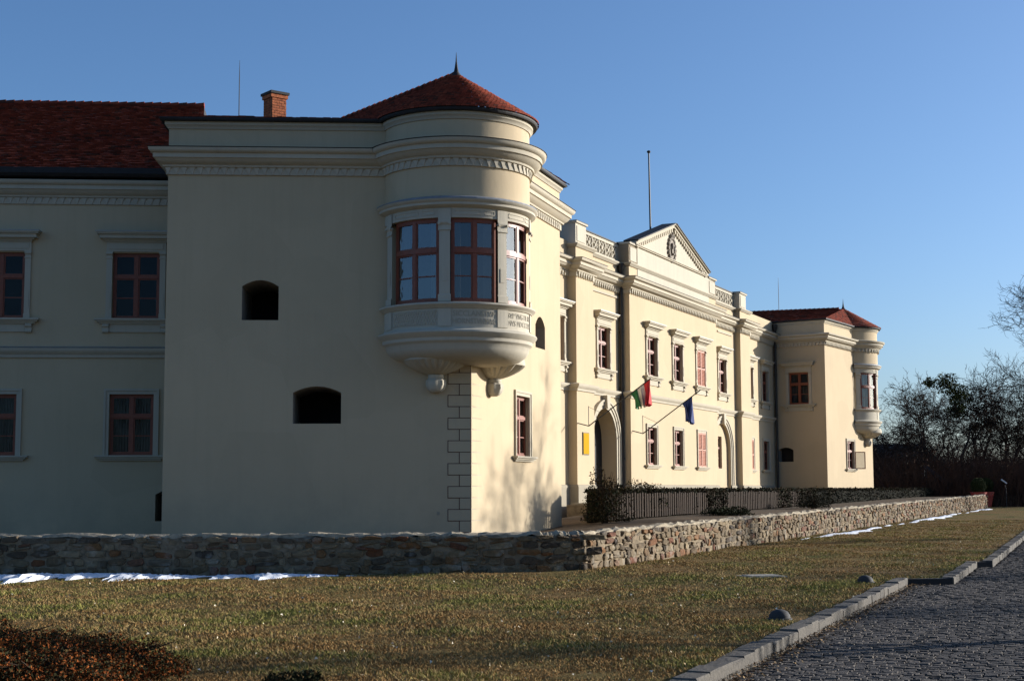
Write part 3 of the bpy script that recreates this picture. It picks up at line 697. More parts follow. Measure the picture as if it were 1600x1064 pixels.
wall('facade_wall', castle, PF, rect(22.9, 24.8, FZ, 11.1), [], off=oD)
wall('facade_wall', castle, PF, rect(24.8, 31.1, FZ, 11.25), uh(UP['E']) + lh(LO['E']), off=oR)
MB().add([(u, 0.55, z) for u, z in archway], [tuple(range(len(archway)))]).build('gate_door', 'opening_dark', castle, PF.m @ Matrix.Translation((0, 0.36, 0)))
for (u, o0), (u2, o1) in zip(FPLAN, FPLAN[1:]):
    if u == u2:
        top = 11.92 if u in (5.55, 18.0) else 11.1
        MB().add([(u, -o0, FZ), (u, -o1, FZ), (u, -o1, top), (u, -o0, top)], [(0, 1, 2, 3)]).build('facade_return', 'plaster', castle, PF.m)
MB().sweep(FP, CORNICE).build('facade_cornice', 'trim', castle, smooth=True)
MB().sweep(FP, [(0.0, 10.573), (0.46, 10.497), (0.47, 10.503), (0.47, 10.513), (0.0, 10.60)]).build('cornice_flashing', 'metal_dark', castle)
MB().sweep(FP, STRING).build('string_course', 'trim', castle, smooth=True)
MB().sweep(FP[1:-1], [(0, 11.0), (.05, 11.0), (.10, 11.06), (.14, 11.10), (.14, 11.14), (0, 11.16)]).build('parapet_moulding', 'trim', castle, smooth=True)
def plinth(pts): MB().sweep(pts, [(0.07, FZ), (0.07, 1.88), (0.04, 1.95), (0.0, 1.97)]).build('plinth', 'plinth_stone', castle)
plinth(FP[:4] + [PF.p(1.8, oA), PF.p(AD[0] - .02, oA)]); plinth([PF.p(AD[1] + .02, oA)] + FP[5:9] + [PF.p(18.6, oA)]); plinth([PF.p(21.7, oA)] + FP[9:])
b = MB(); L = 0
def facade_teeth(b, p, q, z=10.03, out=.06, step=.24):
    d = q - p; n = int(d.length / step); pl = Plane(p, d)
    for i in range(n):
        u = (i + .5) * step
        b.add([pl.w(u - .08, out - .02, z), pl.w(u + .01, out - .02, z - .19), pl.w(u + .09, out - .02, z), pl.w(u - .08, out + .06, z), pl.w(u + .0, out + .03, z - .2), pl.w(u + .08, out + .06, z)], [(0, 1, 2), (3, 5, 4), (0, 3, 4, 1), (1, 4, 5, 2), (2, 5, 3, 0)])
for p, q in zip(FP, FP[1:]):
    if (q - p).length > 1: facade_teeth(b, p, q)
o = b.build('frieze_teeth', 'stucco_white', castle); o['kind'] = 'stuff'
# bay panels lines under the frieze
for u0, u1 in ((2.25, 5.4), (19.7, 22.3)):
    MB().box(u0, u1, -.05, .02, 9.62, 9.70).build('panel_line', 'trim', castle, PF.m @ Matrix.Translation((0, -oA, 0)))
for kx, ox in (('R', oR), ('A', oA), ('B', oB), ('C', oA), ('E', oR)):
    for u in UP[kx]: window(PF, u, 1.3, 6.57, 8.27, 'upper', ox, shutter=(u == 15.35), curtain=1 if u in (8.30, 11.85) else False)
    for u in LO.get(kx, []):
        if kx == 'C': window(PF, u, 1.0, 2.80, 4.40, 'plain', ox - .14, recess=.12)
        else: window(PF, u, 1.2, 2.80, 4.40, 'lower', ox, shutter=u in (15.32, 25.75), curtain=2)
# gateway and blind arch mouldings
def arch_mould(u0, u1, zs, rise, out, ws=(0.0, .12, .20, .36)):
    c = (u0 + u1) / 2; h = (u1 - u0) / 2; b = MB()
    prof = [(0.0, .0), (0.0, .05), (.14, .05), (.15, .09), (.26, .09), (.28, .13), (.36, .13), (.36, .0)]; n = 24; vs = []
    for i in range(n + 1):
        a = math.pi * i / n
        for w_, o_ in prof: vs.append((c + (h + w_) * math.cos(a), -out - o_, zs + (rise + w_) * math.sin(a)))
    q = len(prof); b.add(vs, [(i * q + j, i * q + j + 1, (i + 1) * q + j + 1, (i + 1) * q + j) for i in range(n) for j in range(q - 1)])
    for s in (-1, 1):
        for (w0_, o0_), (w1_, o1_) in zip(prof, prof[1:]):
            b.add([(c + s * (h + w0_), -out - o0_, zs), (c + s * (h + w1_), -out - o1_, zs), (c + s * (h + w1_), -out - o1_, 1.97), (c + s * (h + w0_), -out - o0_, 1.97)], [(0, 1, 2, 3)])
    return b.build('arch_moulding', 'trim', castle, PF.m, smooth=True)
arch_mould(AD[0], AD[1], AS, 1.28, oA); arch_mould(18.65, 21.65, AS, 1.35, oA)
for c in (3.65, 20.15):
    MB().prism([(c - .14, 5.0), (c + .14, 5.0), (c + .19, 5.52), (c - .19, 5.52)], -.22, .02).build('keystone', 'trim', castle, PF.m @ Matrix.Translation((0, -oA, 0)))
# parapet: piers, pierced panels
for u0, u1, o in ((0.0, 1.1, oD), (5.55, 6.55, oB), (16.85, 18.0, oB), (22.9, 24.1, oD)):
    b = MB(); b.box(u0, u1, -o, .8, 11.14, 11.93); b.box(u0 + .12, u1 - .12, -o - .025, -o, 11.24, 11.82); b.box(u0 - .05, u1 + .05, -o - .07, .85, 11.931, 12.0)
    pr = b.build('parapet_pier', 'stucco_white', castle, PF.m)
    MB().box(u0 - .06, u1 + .06, -o - .08, .86, 12.001, 12.02).build('pier_cap', 'metal_dark', pr, PF.m)
def pierced(u0, u1, n, o):
    b = MB(); b.box(u0, u1, -o + .0, -o + .22, 11.12, 11.24); b.box(u0, u1, -o + .0, -o + .22, 11.78, 11.90)
    bal = b.build('balustrade', 'stucco_white', castle, PF.m)
    MB().box(u0, u1, -o - .04, -o + .26, 11.901, 11.95).build('balustrade_coping', 'metal_dark', bal, PF.m)
    w1 = (u1 - u0) / n
    for i in range(n):
        p = MB(); c = u0 + (i + .5) * w1; zc = 11.51; y0, y1 = -o + .05, -o + .12
        p.box(c - w1 / 2, c - w1 / 2 + .06, -o + .01, -o + .2, 11.24, 11.78)
        for sx in (-1, 1):
            for sz in (-1, 1):
                p.tube([(c, y0, zc), (c + sx * w1 * .42, y0, zc + sz * .25)], .035, 5)
                p.tube([(c + sx * w1 * .42, y0, zc), (c, y0, zc + sz * .25)], .03, 5)
        p.tube([(c, y0 - .05, zc), (c, y1, zc)], .08, 8); p.box(c - w1 / 2, c + w1 / 2, -o + .14, -o + .16, 11.24, 11.78)
        p.build('pierced_panel', 'stucco_white', bal, PF.m)
pierced(1.1, 5.5, 6, oA); pierced(18.0, 22.9, 6, oA)
# pediment
pc, pz0, pz1, ph = 11.35, 11.92, 13.50, 5.0
b = MB(); b.prism([(pc - ph, pz0 + .1), (pc + ph, pz0 + .1), (pc, pz1)], -oB, .28); ped = b.build('pediment', 'stucco_white', castle, PF.m)
MB().box(6.56, 16.84, -oB - .02, .5, 10.6, 11.925).build('attic_wall', 'stucco_white', castle, PF.m)
b = MB(); b.box(pc - ph - .1, pc + ph + .1, -oB - .10, .5, 11.93, 11.98); b.box(pc - ph - .1, pc + ph + .1, -oB - .14, .5, 11.98, 12.02); b.build('pediment_base', 'trim', ped, PF.m)
sl = math.atan2(pz1 - pz0 - .1, ph); L = math.hypot(ph, pz1 - pz0 - .1)
for s in (-1, 1):
    p0, p1 = Vector((pc + s * (ph + .15), pz0 + .06)), Vector((pc, pz1 + .01)); d = (p1 - p0).normalized(); nn = Vector((-d.y, d.x)) * (-s if True else 1)
    if nn.y < 0: nn = -nn
    q = lambda p, k: (p + nn * k)
    b = MB(); b.prism([tuple(q(p0, 0)), tuple(q(p1, 0)), tuple(q(p1, .12)), tuple(q(p0, .12))], -oB - .12, .28); b.prism([tuple(q(p0, .12)), tuple(q(p1, .12)), tuple(q(p1, .17)), tuple(q(p0, .17))], -oB - .20, .28)
    b.build('raking_cornice', 'trim', ped, PF.m)
    MB().prism([tuple(q(p0, .172)), tuple(q(p1, .172)), tuple(q(p1, .215)), tuple(q(p0, .215))], -oB - .24, .3).build('pediment_roof', 'metal_dark', ped, PF.m)
    tb = MB(); n = 19
    for i in range(n):
        e = p0.lerp(p1, (i + 1.1) / (n + 1)); tb.prism([(e.x - .07, e.y - .17), (e.x + .07, e.y - .17), (e.x + .07, e.y + .0), (e.x - .07, e.y + .0)], -oB - .09, -oB + .02)
    o = tb.build('frieze_teeth', 'trim', ped, PF.m); o['kind'] = 'stuff'
# coat of arms relief: crown, mantled oval shield
b = MB(); cx, cz = 11.15, 12.52
def blob(b, x, y, z, rx, ry, rz, n=8, m=5):
    vs = []
    for i in range(m + 1):
        t = math.pi * i / m
        for j in range(n): a = 2 * math.pi * j / n; vs.append((x + rx * math.sin(t) * math.cos(a), y + ry * math.sin(t) * math.sin(a), z + rz * math.cos(t)))
    b.add(vs, [(i * n + j, i * n + (j + 1) % n, (i + 1) * n + (j + 1) % n, (i + 1) * n + j) for i in range(m) for j in range(n)])
sh = [(cx + .36 * math.cos(a) * (1 if math.sin(a) > -.3 else .85), cz - .02 + .46 * math.sin(a)) for a in [2 * math.pi * i / 20 for i in range(20)]]
b.prism(sh, -.06, .02)
b.prism([(cx + (x - cx) * .62, cz + (z - cz) * .62) for x, z in sh], -.12, -.05)
for i in range(16):
    a = 2 * math.pi * i / 16; blob(b, cx + .47 * math.cos(a), -.05, cz - .02 + .52 * math.sin(a), .11, .08, .10)
for i in range(-2, 3): blob(b, cx + i * .10, -.08, cz + .60 - abs(i) * .03, .05, .06, .10)
blob(b, cx, -.08, cz + .70, .06, .06, .06); blob(b, cx - .13, -.13, cz + .1, .06, .05, .16); blob(b, cx + .12, -.13, cz - .05, .07, .05, .18); blob(b, cx, -.13, cz - .25, .12, .05, .06)
b.build('coat_of_arms', 'coat_of_arms', ped, PF.m @ Matrix.Translation((0, -oB, 0)), smooth=True)
# downpipes in the corners
def downpipe(u, out, ztop=11.0):
    b = MB(); b.tube([PF.w(u, out, ztop), PF.w(u, out, 1.3)], .075, 10)
    b.lathe(PF.p(u, out), [(.08, ztop - .35), (.15, ztop - .05), (.15, ztop + .1)], 10)
    for z in (3.0, 5.9, 8.2): b.lathe(PF.p(u, out), [(.085, z), (.095, z), (.095, z + .06), (.085, z + .06)], 10)
    b.build('downpipe', 'pipe_brown', castle, smooth=True)
downpipe(5.42, oA + .13); downpipe(30.9, oR + .14)
# dark body of the building behind the parapets
b = MB(); b.box(-8, 31, 1.0, 13, 8.0, 11.0); b.build('flat_roof', 'metal_dark', castle, PF.m)

# ------------------------------------------------------------------ far bastion
KL = 8.25; Ke = PK.p(KL); Kb = Ke + Vector((-6.5, 3.5))
part_label(wall('bastion_wall', castle, PG, rect(0, (G1 - G0).length, FZ, 11.15), [(rect(.90, 2.10, 6.50, 8.30),), (seg_arch(.17, 1.09, 3.29, 3.95, .14), .5, 1)]), 'narrow ochre lit return face of the far bastion')
part_label(wall('bastion_wall', castle, PK, rect(0, KL, FZ, 11.15), [(rect(3.45, 4.70, 2.90, 4.50),)]), 'sunlit long face of the far bastion')
wall('bastion_wall', castle, Plane(Ke, Kb - Ke), rect(0, (Kb - Ke).length, FZ, 11.15), [])
GP = [G0, G1] + arc_pts(FC, OR, FT1, FT2, 30) + [Kb]
MB().sweep(GP, [(o, z - .08) for o, z in CORNICE]).build('bastion_cornice', 'trim', castle, smooth=True)
MB().sweep(GP, [(o, z - .06) for o, z in EAVE]).build('attic_moulding', 'trim', castle, smooth=True)
MB().sweep(GP, [(0.0, 11.183), (0.20, 11.183), (0.22, 11.22), (0.22, 11.27), (0.10, 11.30), (-0.2, 11.34)]).build('gutter', 'metal_dark', castle)
b = MB()
for p, q in zip(GP, GP[1:-1]): facade_teeth(b, p, q, 9.95, .06, .22)
o = b.build('frieze_teeth', 'stucco_white', castle); o['kind'] = 'stuff'
window(PG, 1.5, 1.2, 6.50, 8.30, 'upper', curtain=1, label='window with pale curtains on the far bastion return face')
kw = window(PK, 4.07, 1.25, 2.90, 4.50, 'lower', curtain=2, label='far bastion window with one casement hanging open')
m = PK.m @ Matrix.Translation((4.70, -.05, 2.90)) @ Matrix.Rotation(math.radians(-62), 4, 'Z')
b = MB(); b.box(0, .05, -.02, .02, 0, 1.0); b.box(.55, .60, -.02, .02, 0, 1.0); b.box(.05, .55, -.018, .018, 0, .05); b.box(.05, .55, -.018, .018, .95, 1.0); b.build('casement', 'wood_red', kw, m)
MB().box(.05, .55, -.004, .004, .05, .95).build('pane', 'glass', kw, m)
FA = v3(FC, 12.55); FR = Vector((11.5, 91.8, 12.55)); fz = 11.28
g0, g1 = v3(PG.p(-.2, .24), fz), v3(G1 + (PG.n + PK.n).normalized() * .28, fz); k1 = v3(FC + (PK.p(ufK[0]) - FC) * 1.12, fz)
b = MB(); tile_patch(b, g0, g1, FR, FA, 18, .2); tile_patch(b, g1, k1, FA, FA + Vector((.02, 0, 0)), 18, .2)
cone_tiles(b, FC, OR * 1.13, .06, fz, 12.55, FT1, FT2, 22, .18); roof_tiles(b)
roof_deck([[g0, g1, FA, FR], [g1, k1, FA], [g0, FR, v3(Kb, fz)], [FR, FA, v3(Kb, fz)]])
ridge(FR, FA)
MB().lathe(FC, [(r, z - .17) for r, z in fin], 10).build('finial', 'metal_dark', castle, smooth=True)

# ------------------------------------------------------------------ things fixed to the castle
pole = MB().tube([(0, 0, 0), (0, 0, 3.9)], [.075, .05], 8)
fpz = thing('flagpole', 'bare metal flagpole rising behind the pediment roof', 'flagpole', (6.27, 66, 11.0))
MB().tube([(6.27, 66, 11.0), (6.22, 66, 16.9)], [.05, .035], 8).build('pole', 'iron', fpz, smooth=True)
blob_b = MB(); blob(blob_b, 6.22, 66, 16.95, .09, .09, .07); blob_b.build('finial', 'metal_dark', fpz)
for x, y, z0, z1, lab in ((-8.98, 48, 12.5, 15.95, 'thin lightning rod left of the brick chimney'), (16.66, 92, 11.0, 14.9, 'thin lightning rod above the far red roof')):
    r_ = thing('lightning_rod', lab, 'lightning rod', (x, y, z0), 'lightning rods on the roofs')
    MB().tube([(x, y, z0), (x, y, z1 - .6), (x, y, z1)], [.022, .016, .006], 6).build('rod', 'iron', r_)
    MB().lathe((x, y), [(.06, z0), (.05, z0 + .12), (.025, z0 + .2)], 8).build('socket', 'iron', r_)
pq = thing('plaque', 'small yellow plaque beside the arched gateway', 'plaque', PF.w(.85, .02, 3.1))
MB().box(.55, 1.12, -.045, .0, 3.12, 3.92).build('plate', 'plaque_yellow', pq, PF.m)
b = MB(); b.box(.52, 1.15, -.03, -.001, 3.09, 3.12); b.box(.52, 1.15, -.03, -.001, 3.92, 3.95); b.box(.52, .55, -.03, -.001, 3.12, 3.92); b.box(1.12, 1.15, -.03, -.001, 3.12, 3.92); b.build('frame', 'iron', pq, PF.m)
def flag(u, ow, z0, label, stripes, h0, h1, hang, furl):
    base, tip = PF.w(u, ow + .45, z0), PF.w(u + .1, ow + .45 + 2.45, z0 + 1.72)
    t = thing('flag', label, 'flag', PF.w(u, ow, z0 + .1), 'flags on slanting poles')
    MB().tube([base, tip], .022, 8).build('pole', 'iron', t)
    b = MB(); b.tube([PF.w(u, ow, z0 + .12), base], .02, 6); b.tube([base, base + Vector((0, 0, .75))], .014, 6); b.tube([base + Vector((0, 0, .72)), base.lerp(tip, .25)], .007, 5); b.box(0, 0, 0, 0, 0, 0)
    b.v = b.v[:-8]; b.f = b.f[:-6]; b.mi = b.mi[:-6]; b.build('bracket', 'iron', t)
    nh, nv = 18, 16; vs = []
    d = (tip - base).normalized()
    for i in range(nh + 1):
        a = i / nh; top = base.lerp(tip, h0 + (h1 - h0) * a)
        gx = base.lerp(tip, h0 + (h1 - h0) * (a * (1 - furl) + furl * .9))
        for j in range(nv + 1):
            v = j / nv; L = hang * (0.75 + .25 * a) * (1 + .06 * math.sin(i * 1.3))
            p = top.lerp(gx, v ** .7) + Vector((0, 0, -L * v)) + PF.u.to_3d() * (.13 * v * math.sin(i * 1.15 + v * 1.5) + .05 * v * math.sin(i * 2.7)) + PF.n.to_3d() * (.07 * v * math.cos(i * 1.5))
            vs.append(p)
    b = MB(); m_ = nv + 1
    for i in range(nh):
        b.cur = min(len(stripes) - 1, i * len(stripes) // nh)
        b.add([], [])
        for j in range(nv): b.f.append((i * m_ + j, (i + 1) * m_ + j, (i + 1) * m_ + j + 1, i * m_ + j + 1)); b.mi.append(b.cur)
    b.v = [tuple(p) for p in vs]
    b.build('cloth', stripes, t, smooth=True)
flag(0.05, oD, 4.15, 'red white and green flag hanging over the arched gateway', ['flag_green', 'flag_white', 'flag_red'], .67, .99, .95, .35)
flag(5.75, oB, 4.05, 'furled dark blue flag on the pole right of the downpipe', ['flag_blue', 'flag_blue'], .68, .86, 1.1, .55)

# ------------------------------------------------------------------ stone retaining wall
sw = thing('stone_wall', 'low rubble stone retaining wall with pale mortar running round the lawn', 'wall', (WC.x, WC.y, 0))
WH_, WT = 0.80, 0.42
WEND = 72.0
def wz(s): return 0.0067 * max(0, s)
WLPATH = [Vector((-16.0, 32.4)), Vector((-9, 32.25)), Vector((-4, 32.2)), Vector((0.6, 32.5)), WC]
def core(path, zf, h, inset, name, mat):
    b = MB(); vs = []
    k = len(path)
    for i, p in enumerate(path):
        d0 = (path[i] - path[i - 1]).normalized() if i else (path[1] - path[0]).normalized(); d1 = (path[i + 1] - path[i]).normalized() if i < k - 1 else d0
        n0, n1 = Vector((d0.y, -d0.x)), Vector((d1.y, -d1.x)); nn = (n0 + n1).normalized(); nn /= max(.4, nn.dot(n0))
        z = zf(p)
        for o, zz in ((-inset, -.25), (-inset, h * .93), (-inset - .05, h - .01), (-WT + .05, h - .01), (-WT, h * .93), (-WT, -.1)):
            vs.append((p.x + nn.x * o + rnd.uniform(-.012, .012), p.y + nn.y * o + rnd.uniform(-.012, .012), z + zz + (rnd.uniform(-.022, .022) if zz > .2 else 0)))
    b.add(vs, [(i * 6 + j, (i + 1) * 6 + j, (i + 1) * 6 + j + 1, i * 6 + j + 1) for i in range(k - 1) for j in range(5)] + [tuple(range(6)), tuple(range(6 * k - 1, 6 * k - 7, -1))])
    return b.build(name, mat, sw)
dense = []
for a, c in zip(WLPATH, WLPATH[1:]): dense += [a.lerp(c, i / 24) for i in range(24)]
dense += [WC + WU * (WEND * i / 260) for i in range(261)]
core(dense, lambda p: slope(p.x, p.y), WH_, 0.0, 'mortar_core', 'mortar')
def capstrip():                                       # uneven pale mortar coping
    b = MB(); vs = []; k = len(dense)
    for i, p in enumerate(dense):
        d1 = (dense[min(i + 1, k - 1)] - dense[max(0, i - 1)]).normalized(); nn = Vector((d1.y, -d1.x)); z = slope(p.x, p.y) + WH_
        for o, zz in ((-.02, -.03), (-.04, .03), (-.13, .045), (-.22, .05), (-.32, .045), (-.40, .02), (-.42, -.06)):
            vs.append((p.x + nn.x * (o + rnd.uniform(-.03, .02)), p.y + nn.y * o, z + zz + rnd.uniform(-.03, .035) + .022 * math.sin(i * .9) * math.sin(i * .37)))
    b.add(vs, [(i * 7 + j, (i + 1) * 7 + j, (i + 1) * 7 + j + 1, i * 7 + j + 1) for i in range(k - 1) for j in range(6)])
    return b.build('coping', 'mortar_cap', sw, smooth=False)
capstrip()
def stone_mesh(seed):                                  # unit stone: x along -.5..+.5, z -.5..+.5, y outwards -1
    r = random.Random(seed); n = r.choice([7, 8, 9]); pts = []
    for i in range(n):
        a = 2 * math.pi * (i + r.uniform(-.25, .25)) / n; q = 1.0
        cx_, cz_ = math.cos(a), math.sin(a); e = 0.5 / max(abs(cx_), abs(cz_)) ** .95
        pts.append((cx_ * e * r.uniform(.90, 1.02), cz_ * e * r.uniform(.88, 1.02)))
    v = [(x, .05, z) for x, z in pts] + [(x * 1.0, -.032 + r.uniform(-.008, .008), z * 1.0) for x, z in pts] + [(x * .84 + r.uniform(-.04, .04), -.050 + r.uniform(-.016, .014), z * .82 + r.uniform(-.04, .04)) for x, z in pts] + [(r.uniform(-.2, .2), -.054 + r.uniform(-.012, .012), r.uniform(-.1, .1))]
    f = []
    for i in range(n):
        j = (i + 1) % n; f += [(i, j, n + j, n + i), (n + i, n + j, 2 * n + j, 2 * n + i), (2 * n + i, 2 * n + j, 3 * n)]
    return v, f
SHAPES = [stone_mesh(i) for i in range(26)]
SMESH = [MB().add(*s).mesh('rubble', name='stone') for s in SHAPES]
stones = []
def lay(path_fn, L, hfn):
    s = 0.0
    z = 0.0; rows = []
    nrow = 4; hs = [0.2, 0.17, 0.16, 0.14, 0.13]; z = -0.03
    for ri, h in enumerate(hs):
        s = -rnd.uniform(0, .2)
        while s < L:
            wdt = rnd.choice([.16, .2, .25, .3, .36, .44, .54]) * rnd.uniform(.85, 1.15)
            if rnd.random() < .16:                      # split into two thin ones
                hh = h * rnd.uniform(.42, .58)
                stones.append((path_fn, s + wdt / 2, z + hh / 2, wdt, hh)); stones.append((path_fn, s + wdt / 2, z + hh + (h - hh) / 2, wdt * rnd.uniform(.8, 1), h - hh))
            else: stones.append((path_fn, s + wdt / 2, z + h / 2 + rnd.uniform(-.025, .025), wdt, h * rnd.uniform(.85, 1.12)))
            s += wdt + .012
        z += h + .006
LL = [(a - c).length for a, c in zip(WLPATH, WLPATH[1:])]
def left_fn(s):
    for a, c, l in zip(WLPATH, WLPATH[1:], LL):
        if s <= l or c is WC: d = (c - a) / l; return a + d * s, d
        s -= l
def right_fn(s): return WC + WU * s, WU
lay(left_fn, sum(LL) - .02, None); lay(right_fn, WEND, None)
items = []
for fn, s, zc, wd, hg in stones:
    p, d = fn(s); dist = math.hypot(p.x, p.y); nn = Vector((d.y, -d.x)); view = abs(nn.dot(-p) / dist)
    px = 800 + 2320 * p.x / max(p.y, 1)
    items.append((-(wd * max(view, .25) * hg) / dist ** 2 if -60 < px < 1660 else 0, p, d, zc, wd, hg))
items.sort(key=lambda t: t[0]); rest = MB()
for i, (k_, p, d, zc, wd, hg) in enumerate(items):
    nn = Vector((d.y, -d.x)); rot = rnd.gauss(0, .11); dp = rnd.uniform(.35, 1.35); hg *= rnd.uniform(.82, 1.12); wd *= rnd.uniform(.82, 1.08); zc += rnd.uniform(-.02, .02)
    m = Matrix(((d.x, -nn.x, 0, p.x), (d.y, -nn.y, 0, p.y), (0, 0, 1, slope(p.x, p.y) + zc), (0, 0, 0, 1))) @ Matrix.Rotation(rot, 4, 'Y') @ Matrix.Diagonal((wd * rnd.choice((-1, 1)), dp, hg * rnd.choice((-1, 1)), 1))
    if i < 300: inst('stone', SMESH[i % 26], sw, m)
    else:
        v, f = SHAPES[i % 26]; rest.add([m @ Vector(q) for q in v], f)
o = rest.build('small_stones', 'rubble', sw); o['kind'] = 'stuff'
# wall remnant across the gap at the far end
sb = thing('stone_block', 'short stone wall stub beyond the red planters', 'wall stub', (WC + WU * 79).to_3d() + Vector((0, 0, .48)))
q0 = WC + WU * 77.5; bm_ = Matrix.Translation((q0.x, q0.y, slope(q0.x, q0.y)))
b = MB(); b.box(-.2, 1.5, -.2, .6, -.1, .62); b.box(-.26, 1.56, -.26, .66, .62, .70); b.build('body', 'mortar', sb, bm_ @ Matrix.Rotation(.05, 4, 'Z'))

# ------------------------------------------------------------------ kerb, cobbles
kb = thing('kerb', 'grey granite kerb stones stepping along the cobbled road', 'kerb', (K1a.x, K1a.y, -.1))
def kstone(seed):
    r = random.Random(seed); j = lambda a: a + r.uniform(-.008, .008)
    b = MB(); x0, x1, y0, y1 = -.245, .245, -.11, .13
    v = [(j(x), j(y), z) for z in (-.28, .0) for y in (y0, y1) for x in (x0, x1)] + [(j(x * .95), j(y * .93), j(.018)) for y in (y0, y1) for x in (x0, x1)]
    return b.add(v, [(0, 1, 5, 4), (2, 6, 7, 3), (0, 4, 6, 2), (1, 3, 7, 5), (4, 5, 9, 8), (5, 7, 11, 9), (7, 6, 10, 11), (6, 4, 8, 10), (8, 9, 11, 10)]).mesh('kerb_stone', name='kerb_stone')
KM = [kstone(i) for i in range(10)]
kcount = 0
for si, (a, c) in enumerate(zip(KERB, KERB[1:])):
    L = (c - a).length; d = (c - a).normalized(); n = max(1, round(L / .5)); st = L / n
    if si == 0: rng = range(int(20 / st), n)
    elif si == 4: rng = range(0, min(n, 110))
    else: rng = range(n)
    for i in rng:
        p = a + d * ((i + .5) * st); nn = Vector((d.y, -d.x))
        if si in (1, 3): p = p + nn * .0
        m = Matrix(((d.x, nn.x * -1, 0, p.x), (d.y, nn.y * -1, 0, p.y), (0, 0, 1, slope(p.x, p.y) + .012 + rnd.uniform(-.012, .012)), (0, 0, 0, 1))) @ Matrix.Rotation(rnd.uniform(-.02, .02), 4, 'Z') @ Matrix.Diagonal((st / .5 * rnd.uniform(.97, 1.0), 1, 1, 1))
        if si in (1, 3): continue
        inst('kerb_stone', KM[kcount % 10], kb, m); kcount += 1
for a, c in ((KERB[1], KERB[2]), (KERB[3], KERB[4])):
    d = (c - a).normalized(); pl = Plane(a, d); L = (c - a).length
    MB().box(.08, L + .05, -.05, .10, -.2, .012).build('shaded_kerb_riser', 'metal_dark', kb, pl.m @ Matrix.Translation((0, 0, slope(a.x, a.y))))  # near-black box paints in the shade on the kerb's step face
def cobble(seed):
    r = random.Random(seed); v = []
    for z, k in ((-.05, 1.0), (.010, .98), (.017, .88)):
        for x, y in ((-.5, -.5), (.5, -.5), (.5, .5), (-.5, .5)): v.append((x * k * r.uniform(.9, 1.03), y * k * r.uniform(.88, 1.03), z + r.uniform(-.005, .007)))
    return v, [(0, 1, 5, 4), (1, 2, 6, 5), (2, 3, 7, 6), (3, 0, 4, 7), (4, 5, 9, 8), (5, 6, 10, 9), (6, 7, 11, 10), (7, 4, 8, 11), (8, 9, 10, 11)]
CS = [cobble(i) for i in range(24)]; CM = [MB().add(*s).mesh('cobble', name='cobble') for s in CS]
road = bpy.data.objects['road']
cob = []
row = 0; t_ = 9.0
while t_ < 92:
    a_ = 0.16 + rnd.uniform(0, .05) + (.07 if row % 2 else 0); cw = 0.125
    while a_ < 6.3:
        wv = rnd.uniform(.09, .16)
        arc = .22 * abs(math.sin((a_) * 1.9))            # fan-like rows
        q = K0 + KD * (t_ + arc + rnd.uniform(-.012, .012)) + KN * (a_ + wv / 2)
        if q.x > kerb_x(q.y) + .17 and q.x < kerb_x(q.y) + 6.3:
            px = 800 + 2320 * q.x / max(q.y, .5)
            if px < 1760 and 10 < q.y < 72: cob.append((q.y if px < 1590 and q.y > 14.0 else 999, q, wv))
        a_ += wv + .008
    t_ += .103 if t_ < 52 else .125; row += 1
cob.sort(key=lambda t: t[0]); rest = MB(); KA = math.atan2(KN.y, KN.x)
for i, (k_, q, wv) in enumerate(cob):
    m = Matrix.Translation((q.x, q.y, slope(q.x, q.y) - .125 + rnd.uniform(-.005, .006))) @ Matrix.Rotation(KA + rnd.uniform(-.1, .1), 4, 'Z') @ Matrix.Rotation(rnd.uniform(-.025, .025), 4, 'X') @ Matrix.Rotation(rnd.uniform(-.025, .025), 4, 'Y') @ Matrix.Diagonal((wv, .098 * rnd.uniform(.9, 1.05), 1, 1))
    if i < 300: inst('cobble', CM[i % 24], road, m)
    else: v, f = CS[i % 24]; rest.add([m @ Vector(p) for p in v], f)
o = rest.build('cobbles', 'cobble', road); o['kind'] = 'stuff'
# lamps and covers in the lawn
def dome(x, y, lab):
    z = lawn_z(x, y); t = thing('ground_light', lab, 'ground light', (x, y, z), 'dome ground lights along the kerb')
    MB().lathe((x, y), [(.17, z - .02), (.17, z + .03), (.15, z + .035)], 20).build('rim', 'dome_metal', t, smooth=True)
    MB().lathe((x, y), [(.15, z + .03), (.145, z + .07), (.11, z + .12), (.05, z + .145), (.001, z + .15)], 20).build('dome', 'dome_metal', t, smooth=True)
dome(3.64, 20.56, 'dark metal dome light in the grass nearest the camera'); dome(6.64, 28.3, 'dark metal dome light in the grass beside the kerb notch')
b = MB(); b.box(-.42, .42, -.32, .32, -.05, .035); b.box(-.34, .34, -.24, .24, .035, .05)
tag(b.build('inspection_cover', 'concrete', None, Matrix.Translation((5.09, 30.7, lawn_z(5.09, 30.7))) @ Matrix.Rotation(.3, 4, 'Z')), 'flat concrete inspection cover set in the lawn', 'cover')

